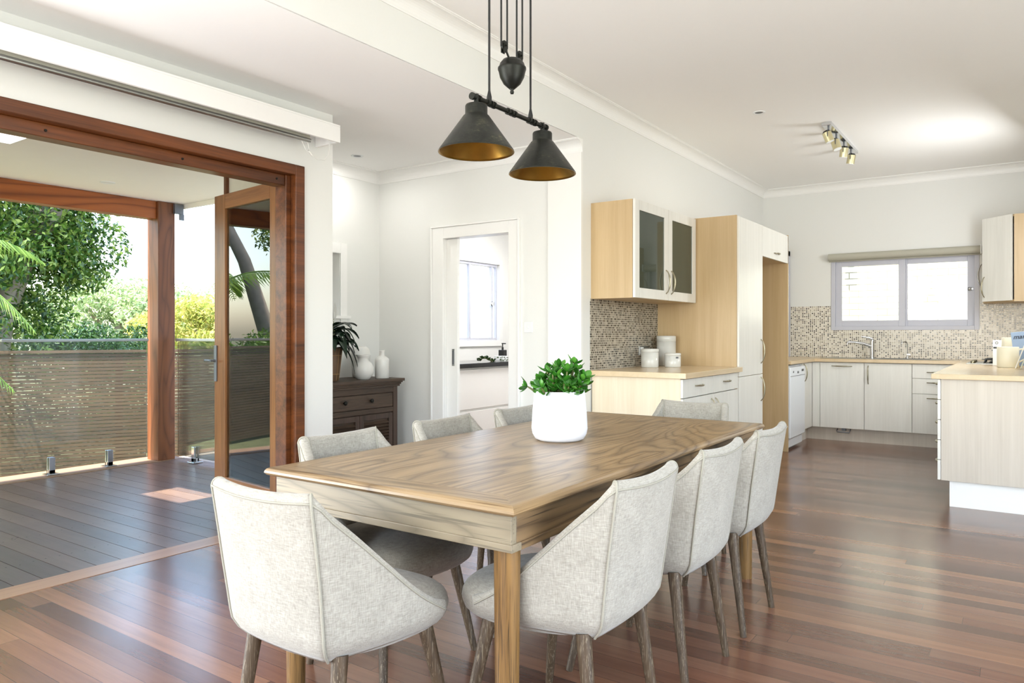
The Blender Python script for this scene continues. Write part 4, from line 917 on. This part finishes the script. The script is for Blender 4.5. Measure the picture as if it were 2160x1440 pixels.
# roller blind over kitchen window + cord
kb = thing('roller_blind', 'rolled beige blind across the top of the kitchen window', 'blind', (-1.17, 9.44, 2.14))
m = MB(); m.cyl((-1.95, 9.435, 2.12), (-.40, 9.435, 2.12), .042, n=28); m.box(-1.95, -.40, 9.470, 9.474, 2.065, 2.12); m.build('blind_roll', M['blind'], kb)
m = MB(); m.box(-.405, -.395, 9.39, 9.494, 2.07, 2.165); m.build('bracket', M['whiteplastic'], kb)
m = MB(); m.tube([(-.37, 9.47, 2.08), (-.365, 9.47, 1.95), (-.372, 9.47, 1.7), (-.36, 9.47, 1.52), (-.345, 9.47, 1.51), (-.34, 9.47, 1.7), (-.35, 9.47, 2.0), (-.36, 9.47, 2.08)], .004, 6); m.build('cord', M['whiteplastic'], kb)
b = MB(); bow(b, (-.385, 9.486, 1.84), (0, 0, 1), (-1, -.2, 0), .26, .05, .006); tag(b.build('wall_hook', M['steel']), 'curved metal grab loop on the wall between window and corner cabinet', 'handle')
# diagonal corner wall cabinet
cw = thing('corner_wall_cabinet', 'corner wall cabinet with a diagonal pale door and oak side panel', 'cabinet', (.05, 9.2, 1.53))
m = MB(); m.prism([(-.10, 8.90), (.198, 8.90), (.198, 9.492), (-.36, 9.492), (-.36, 9.16)], 1.53, 1.55); m.prism([(-.10, 8.90), (.198, 8.90), (.198, 9.492), (-.36, 9.492), (-.36, 9.16)], 2.38, 2.40); m.box(-.10, .198, 8.88, 8.90, 1.53, 2.40); m.box(-.375, -.36, 9.16, 9.492, 1.53, 2.40); m.build('carcass', M['oak'], cw)
m = MB(); Mx = Matrix.Translation((-.245, 9.01, 1.97)) @ Matrix.Rotation(math.atan2(.26, -.26), 4, 'Z'); m.xbox(Mx, .36, .02, .86); d = m.build('door', M['ash'], cw, bevel=.0015)
m = MB(); bow(m, (-.355, 9.115, 1.69), (0, 0, 1), (-.7, -.7, 0), .22, .04); m.build('handle', M['bronze'], d)
# ------------------------------------------------------------------ peninsula
pn = thing('peninsula_cabinet', 'peninsula cabinet with limed timber side panel and five drawers', 'cabinet', (0, 6.3, 0))
m = MB(); m.box(-.488, .6, 5.93, 5.948, .184, .89); m.build('side_panel', M['ashpink'], pn, bevel=.001)
m = MB(); m.box(-.488, .198, 5.95, 8.86, .184, .885); m.box(.198, .6, 5.95, 6.59, .184, .885); m.build('carcass', M['ash'], pn)
m = MB(); m.box(-.43, .6, 5.968, 5.984, 0, .184); m.box(-.44, -.425, 5.966, 8.86, 0, .184); m.build('kickboard', M['trim'], pn, bevel=.001, label='white kickboard')
zz = [.888, .745, .605, .465, .325, .184]
for i in range(5):
    m = MB(); m.box(-.510, -.490, 5.932, 6.6, zz[i+1]+.002, zz[i]-.002); d = m.build('drawer', M['ash'], pn, bevel=.0015)
    m = MB(); bow(m, (-.510, 6.27, zz[i]-.05), (0, 1, 0), (-1, 0, 0), .22, .036, .007); m.build('handle', M['bronze'], d)
# cooktop
ck = thing('cooktop', 'gas cooktop with black trivets on the right-hand worktop', 'cooktop', (-.15, 8.3, BZ))
m = MB(); m.box(-.46, .12, 8.02, 8.6, BZ, BZ+.008); m.build('hob_plate', M['steel'], ck, bevel=.003)
for cy in (8.18, 8.45):
    for cx in (-.24, .0):
        m = MB(); z = BZ+.008
        m.lathe([(.045, 0), (.045, .012), (.03, .02), (0, .02)], (cx, cy, z), 20); m.build('burner', M['black'], ck)
        m = MB()
        for q in range(4):
            a = q*math.pi/2+.785; m.tube([(cx+.03*math.cos(a), cy+.03*math.sin(a), z+.035), (cx+.1*math.cos(a), cy+.1*math.sin(a), z+.035), (cx+.115*math.cos(a), cy+.115*math.sin(a), z)], .006, 6)
        m.tube([(cx+.085*math.cos(a), cy+.085*math.sin(a), z+.033) for a in [2*math.pi*k/20 for k in range(20)]], .005, 6, closed=True); m.build('trivet', M['black'], ck)
for k in range(4):
    m = MB(); m.lathe([(.018, 0), (.018, .016), (.014, .022), (0, .022)], (-.41, 8.1+k*.13, BZ+.008), 18); m.build('knob', M['bronze'], ck)
# jugs, box, magazines on peninsula
jg = thing('jug', 'cream straight-sided jug with a handle, in front on the peninsula worktop', 'jug', (-.125, 7.36, BZ))
m = MB(); m.lathe([(0, 0), (.072, 0), (.077, .006), (.078, .17), (.075, .172), (.072, .168), (.070, .012), (0, .012)], (0, 0, 0), 40); m.build('body', M['cream'], jg, local=True)
m = MB(); m.tube([(.07, .02, .15), (.11, .04, .155), (.125, .045, .12), (.115, .04, .07), (.07, .02, .045)], .008, 10); m.build('handle', M['cream'], jg, local=True)
b = MB(); b.lathe([(0, 0), (.068, 0), (.074, .006), (.076, .245), (.072, .248), (.069, .242), (.067, .012), (0, .012)], (-.10, 7.62, BZ), 40)
tag(b.build('utensil_pot', M['cream']), 'taller cream pot standing behind the cream jug', 'pot')
b = MB(); b.box(-.245, -.17, 7.80, 7.86, BZ, 1.15); tag(b.build('spice_packet', [M['whiteplastic']], bevel=.002), 'small white packet with dark markings behind the cream pots', 'packet')
b = MB(); b.box(-.24, -.195, 7.798, 7.80, 1.075, 1.09); b.lathe([(.008, 0), (.012, 0), (.012, .001)], (-.215, 7.798, 1.125), 14, 0, 'y')
o = b.build('printed_mark', M['black'], bpy.data.objects['spice_packet']); o.location = (0, 0, 0)
b = MB(); b.box(-.26, -.05, 8.63, 8.75, BZ, .985); tag(b.build('storage_box', plain('blue_grey_plastic', '7c8aa2', .5)), 'low blue-grey box beyond the cooktop trivets', 'box')
ang = R(16)
mg = thing('magazine', 'upright magazine with blue cover, dark title lettering, at right edge behind the jug', 'magazine', (-.045, 7.50, BZ), 0)
m = MB(); Mx = Matrix.Translation((.06, 0, .16)) @ Matrix.Rotation(R(-10), 4, 'X') @ Matrix.Rotation(R(-6), 4, 'Y'); m.xbox(Mx, .22, .006, .29, 0); m.build('pages', M['whiteplastic'], mg, local=True)
m = MB(); Mx2 = Mx @ Matrix.Translation((0, -.0036, 0)); m.xbox(Mx2, .218, .001, .288, 0); mc = m.build('cover', plain('magazine_cover_blue', '8fa3bd', .35, sc=12, lo=.9), mg, local=True)
m = MB(); m.xbox(Mx2 @ Matrix.Translation((.03, -.0008, -.03)), .11, .0006, .09, 0); m.xbox(Mx2 @ Matrix.Translation((.0, -.0008, .132)), .218, .0006, .022, 1); m.build('cover_picture', [plain('cover_pink', 'd8a79f', .4, sc=30, lo=.7), M['whiteplastic']], mc)
for j, (txt, sx_) in enumerate((('marie claire', -.085),)):
    cu = bpy.data.curves.new('title_text', 'FONT'); cu.body = txt; cu.size = .052; cu.shear = .3; cu.extrude = .0004; cu.offset = .0009
    to = bpy.data.objects.new('title_tmp', cu); COL.objects.link(to); bpy.context.view_layer.update()
    me = bpy.data.meshes.new_from_object(to.evaluated_get(bpy.context.evaluated_depsgraph_get())); bpy.data.objects.remove(to)
    me.transform(Mx2 @ Matrix.Translation((-.098, -.0012, .085)) @ Matrix.Rotation(R(90), 4, 'X')); me.materials.clear(); me.materials.append(plain('title_ink', '1d2433', .5))
    o = bpy.data.objects.new('title_lettering', me); COL.objects.link(o); o.parent = mc
for k, (dx, c, lab) in enumerate(((.0, 'e9e6dc', 'thin pale booklet leaning nearest the jug at the right edge'), (.035, 'c8cdbb', 'thin greenish booklet leaning second from the jug at the right edge'))):
    m = MB(); Mx = Matrix.Translation((-.042+dx, 7.15-.01*k, BZ+.096)) @ Matrix.Rotation(R(18), 4, 'Y'); m.xbox(Mx, .008, .12, .19); o = m.build('booklet', plain('booklet_paper_%d' % k, c, .5), bevel=.001); tag(o, lab, 'booklet', 'booklets at the right edge')
# ------------------------------------------------------------------ sideboard
SF = -4.43; sy0, sy1 = 3.74, 4.63
sb = thing('sideboard', 'dark stained sideboard with moulded top, wide drawer and louvred doors', 'sideboard', (-4.65, 4.18, 0))
m = MB()
for o_, z0_, z1_ in ((.0, .802, .826), (.012, .790, .802), (.022, .775, .790), (.030, .758, .775)): m.box(-4.87, SF+.045-o_, sy0-.045+o_, sy1+.045-o_, z0_, z1_)
m.build('top', M['walnut'], sb, bevel=.003)
m = MB(); m.box(-4.865, SF, sy0, sy0+.05, .0, .76); m.box(-4.865, SF, sy1-.05, sy1, 0, .76); m.build('uprights', M['walnut_z'], sb, bevel=.002)
m = MB(); m.box(-4.865, SF-.02, sy0+.05, sy1-.05, .06, .75); m.box(SF-.02, SF-.002, sy0+.05, sy1-.05, .71, .76); m.box(SF-.02, SF-.002, sy0+.05, sy1-.05, .545, .585); m.box(SF-.02, SF-.002, sy0+.05, sy1-.05, .03, .09); m.build('carcass', M['walnut'], sb, bevel=.002)
m = MB(); m.box(SF-.02, SF+.002, sy0+.06, sy1-.06, .59, .705); d = m.build('drawer', M['walnut'], sb, bevel=.003)
for y in (4.02, 4.31):
    m = MB(); m.lathe([(.006, 0), (.006, .012), (.016, .018), (.017, .026), (.01, .032), (0, .033)], (SF+.002, y, .655), 18, axis='x'); m.build('knob', M['blackmetal'], d)
for y0, y1 in ((sy0+.06, 4.19), (4.194, sy1-.06)):
    m = MB(); w = .045; z0_, z1_ = .095, .538
    m.box(SF-.018, SF+.002, y0, y0+w, z0_, z1_); m.box(SF-.018, SF+.002, y1-w, y1, z0_, z1_); m.box(SF-.018, SF+.002, y0+w, y1-w, z1_-w, z1_); m.box(SF-.018, SF+.002, y0+w, y1-w, z0_, z0_+w)
    d = m.build('door', M['walnut_z'], sb, bevel=.003)
    m = MB(); z = z0_+w+.012
    while z < z1_-w-.005:
        Mx = Matrix.Translation((SF-.008, (y0+y1)/2, z)) @ Matrix.Rotation(R(35), 4, 'Y'); m.xbox(Mx, .026, y1-y0-2*w, .006); z += .026
    m.build('louvres', M['walnut'], d)
# peace lily in basket
pb = (-4.62, 4.02, .826)
ly = thing('potted_plant', 'dark-leaved peace lily in a bound timber basket on the sideboard', 'plant', pb)
m = MB(); m.lathe([(0, 0), (.085, 0), (.088, .004), (.118, .265), (.112, .268), (.108, .262), (.09, .2), (0, .2)], (0, 0, 0), 36); m.build('basket', M['basket'], ly, local=True)
m = MB()
for z in (.055, .205):
    r = .0885+.03*(z/.265)
    m.tube([(math.cos(a)*r, math.sin(a)*r, z) for a in [2*math.pi*k/32 for k in range(32)]], .003, 6, closed=True)
for k in range(10):
    a = 2*math.pi*k/10+.2; m.tube([(math.cos(a)*.0895, math.sin(a)*.0895, .005), (math.cos(a)*.1195, math.sin(a)*.1195, .262)], .0022, 6)
m.build('cane_binding', M['cane'], ly, local=True)
rl = random.Random(5); mf = MB(); ms = MB()
def lilyleaf(a, reach, hgt, L, w, droop):
    d = Vector((math.cos(a), math.sin(a), 0)); s = Vector((-d.y, d.x, 0))
    p0 = d*.02+Vector((0, 0, .22)); p1 = d*reach*.5+Vector((0, 0, .22+hgt)); p2 = d*reach+Vector((0, 0, .22+hgt))
    ms.tube([p0, (p0+p1)/2+Vector((0, 0, .02)), p1], .003, 6)
    rows = []; K = 10
    for i in range(K+1):
        u = i/K; c = p1+d*L*u*(1-.25*droop*u)+Vector((0, 0, .05*math.sin(u*2.2)-droop*L*u*u))
        ww = w*math.sin(math.pi*min(.985, u*.93+.05))**.8
        rows.append([tuple(c-s*ww+Vector((0, 0, .012))), tuple(c-s*ww*.5+Vector((0, 0, .004))), tuple(c), tuple(c+s*ww*.5+Vector((0, 0, .004))), tuple(c+s*ww+Vector((0, 0, .012)))])
    mf.grid(rows)
for i in range(30): lilyleaf(rl.uniform(0, 6.28), rl.uniform(.04, .14), rl.uniform(.06, .22), rl.uniform(.16, .24), rl.uniform(.03, .046), rl.uniform(.2, .9))
for a, re, h_, L, w_, dr in ((R(75), .10, .20, .22, .042, .1), (R(80), .14, .10, .26, .045, .5), (R(60), .12, .06, .24, .05, .9), (R(95), .10, .14, .24, .044, .3), (R(40), .12, .03, .22, .05, 1.1)): lilyleaf(a, re, h_, L, w_, dr)
mf.build('leaves', M['leaf_lily'], ly, local=True)
ms.tube([(0, .03, .22), (.01, .05, .4), (.01, .06, .50)], .003, 6)
ms.build('stems', M['stem'], ly, local=True)
m = MB(); m.lathe([(0, 0), (.007, .01), (.008, .035), (.004, .055), (0, .06)], (.01, .06, .50), 12); m.grid([[(.0, .05, .48), (.02, .055, .48)], [(-.012, .062, .53), (.028, .075, .53)], [(-.004, .07, .59), (.02, .08, .59)], [(.006, .072, .64), (.009, .073, .64)]]); m.build('flower', M['ceramic'], ly, local=True)
# vases
b = MB(); b.lathe([(0, 0), (.045, 0), (.052, .004), (.075, .03), (.088, .065), (.086, .10), (.070, .135), (.046, .155), (.042, .168), (.046, .185), (.066, .205), (.064, .207), (.044, .188), (.038, .168), (.04, .155)], (-4.52, 4.315, .826), 48)
tag(b.build('vase', M['ceramic']), 'round-bellied white vase with flared rim on the sideboard', 'vase', 'white vases on the sideboard')
b = MB(); b.lathe([(0, 0), (.056, 0), (.060, .004), (.061, .155), (.056, .170), (.036, .184), (.024, .19), (.021, .20), (.021, .225), (.024, .235), (.022, .237), (.017, .228), (.016, .2)], (-4.52, 4.535, .826), 48)
tag(b.build('vase', M['ceramic']), 'white bottle-shaped vase with narrow neck at the right end of the sideboard', 'vase', 'white vases on the sideboard')
b = MB(); b.lathe([(0, 0), (.06, 0), (.074, .01), (.08, .12), (.082, .2), (.07, .25), (.045, .27), (.04, .27), (.06, .245), (.07, .2)], (-4.72, 4.48, .826), 48)
tag(b.build('vase', M['ceramic']), 'tall plain white vase at the back, behind the round-bellied vase', 'vase', 'white vases on the sideboard')
# utility bench
ub = thing('laundry_cabinet', 'white handleless cabinet seen through the alcove doorway', 'cabinet', (-4.9, 6.5, 0))
m = MB(); m.box(-5.195, -4.66, 5.0, 8.09, .05, .86); m.build('carcass', M['wall2'], ub)
for z0_, z1_ in ((.44, .84), (.06, .415)):
    m = MB(); m.box(-4.66, -4.64, 5.0, 8.09, z0_, z1_); m.build('drawer', M['trim'], ub, bevel=.002)
b = MB(); b.box(-5.197, -4.61, 5.0, 8.095, .86, .905)
tag(b.build('benchtop', M['stone'], bevel=.003), 'glossy black benchtop seen through the alcove doorway', 'worktop')
sp = thing('soap_dispenser', 'black pump bottle on the black benchtop below the laundry window', 'bottle', (-4.86, 6.78, .905))
m = MB(); m.box(-.035, .035, -.035, .035, 0, .12); m.build('bottle', M['black'], sp, local=True, bevel=.006)
m = MB(); m.cyl((0, 0, .12), (0, 0, .15), .012, n=12); m.cyl((0, 0, .15), (0, 0, .19), .006, n=10); m.box(-.008, .04, -.008, .008, .185, .197); m.build('pump', M['black'], sp, local=True)
b = MB(); b.box(-.065, .065, -.04, .04, 0, .055)
o = b.build('tissue_box', M['whiteplastic'], bevel=.003); o.location = (-4.80, 6.66, .905); tag(o, 'small white box with leafy pattern beside the black pump bottle', 'box')
pm = MB()
for k in range(14):
    y_ = random.uniform(-.06, .06); z_ = random.uniform(.008, .046); s_ = .011; pm.add([(.0655, y_-s_, z_), (.0656, y_, z_-s_*.6), (.0655, y_+s_, z_), (.0656, y_, z_+s_*.6)], [(0, 1, 2, 3)])
    y_ = random.uniform(-.06, .06); pm.add([(y_-s_, -.0405, z_), (y_, -.0406, z_-s_*.6), (y_+s_, -.0405, z_), (y_, -.0406, z_+s_*.6)], [(0, 1, 2, 3)])
pm.build('leaf_print', M['leaf_hedge'], o, local=True)
g = thing('trailing_plant', 'small green succulent sprig lying on the black benchtop', 'plant', (-4.78, 6.36, .905))
mf = MB(); rj2 = random.Random(2); ms = MB()
for s in range(5):
    a = rj2.uniform(-.5, .5); P = [Vector((rj2.uniform(-.02, .02), -.12+.06*i+.0, .012+.02*math.sin(i)+rj2.uniform(0, .02))) for i in range(5)]
    ms.tube(P, .003, 6)
    for p in P:
        for k in range(7): jleaf(mf, p, Vector((rj2.uniform(-1, 1), rj2.uniform(-1, 1), rj2.uniform(.1, 1))), Vector((0, 0, 1)), .026, .007)
ms.build('stems', M['stem'], g, local=True); mf.build('leaves', M['leaf_hedge'], g, local=True)
# switch plate
sw = thing('light_switch', 'white light switch plate right of the alcove doorway', 'switch', (-3.22, 4.86, 1.26))
m = MB(); m.box(-3.27, -3.19, 4.852, 4.86, 1.215, 1.295); m.build('plate', M['whiteplastic'], sw, bevel=.002)
m = MB(); m.box(-3.235, -3.225, 4.846, 4.852, 1.245, 1.265); m.build('rocker', M['whiteplastic'], sw, bevel=.001)
# ------------------------------------------------------------------ ceiling fittings
def downlight(x, y, z, label):
    g = thing('downlight', label, 'downlight', (x, y, z), 0, 'recessed ceiling downlights')
    m = MB(); m.lathe([(.032, .0), (.034, -.004), (.048, -.006), (.052, -.002), (.052, 0)], (0, 0, 0), 28); m.build('trim_ring', M['whiteplastic'], g, local=True)
    m = MB(); m.lathe([(0, -.001), (.032, -.001)], (0, 0, 0), 20); m.build('lamp_lens', M['alud'], g, local=True)
downlight(-1.80, 6.12, CZ, 'round recessed downlight in the kitchen ceiling')
downlight(-4.52, 4.25, LZ, 'round recessed downlight in the low alcove ceiling')
sl = thing('spotlight_bar', 'chrome ceiling bar carrying four small angled spotlights in the kitchen', 'lamp', (-1.40, 7.35, CZ))
m = MB(); m.box(-1.445, -1.365, 6.72, 7.95, CZ-.03, CZ); m.build('bar', M['chrome'], sl, bevel=.003)
for k, (y, tx, ty) in enumerate(((6.80, .35, .1), (7.12, .3, -.1), (7.46, -.15, .15), (7.80, -.2, .1))):
    d = Vector((tx, ty, -1)).normalized(); p = Vector((-1.405, y, CZ-.115))
    m = MB(); m.cyl(p-d*.045, p+d*.04, .037, .037, 20); sh = m.build('spot_head', plain('satin_gold_metal_%d' % k, 'd8cfa8', .3, .8), sl)
    m = MB(); m.cyl(p-d*.06, p-d*.045, .024, .037, 18); m.build('rear_cap', M['black'], sh)
    m = MB(); m.cyl(p+d*.04, p+d*.043, .034, .034, 18); m.build('lens', M['whiteplastic'], sh)
    m = MB(); m.tube([(-1.405, y-.04, CZ-.115), (-1.405, y-.04, CZ-.06), (-1.405, y-.0, CZ-.055), (-1.405, y+.04, CZ-.06), (-1.405, y+.04, CZ-.115)], .004, 6); m.cyl((-1.405, y, CZ-.055), (-1.405, y, CZ-.03), .008, n=10); m.build('yoke', M['alud'], sl)
# ceiling extension beyond doors etc: light-tight side of deck roof
b = MB(); b.box(-3.955, -3.935, -3.0, 3.3, 2.46, 3.2); struct('wall_outer_parapet', b, M['soffit'])
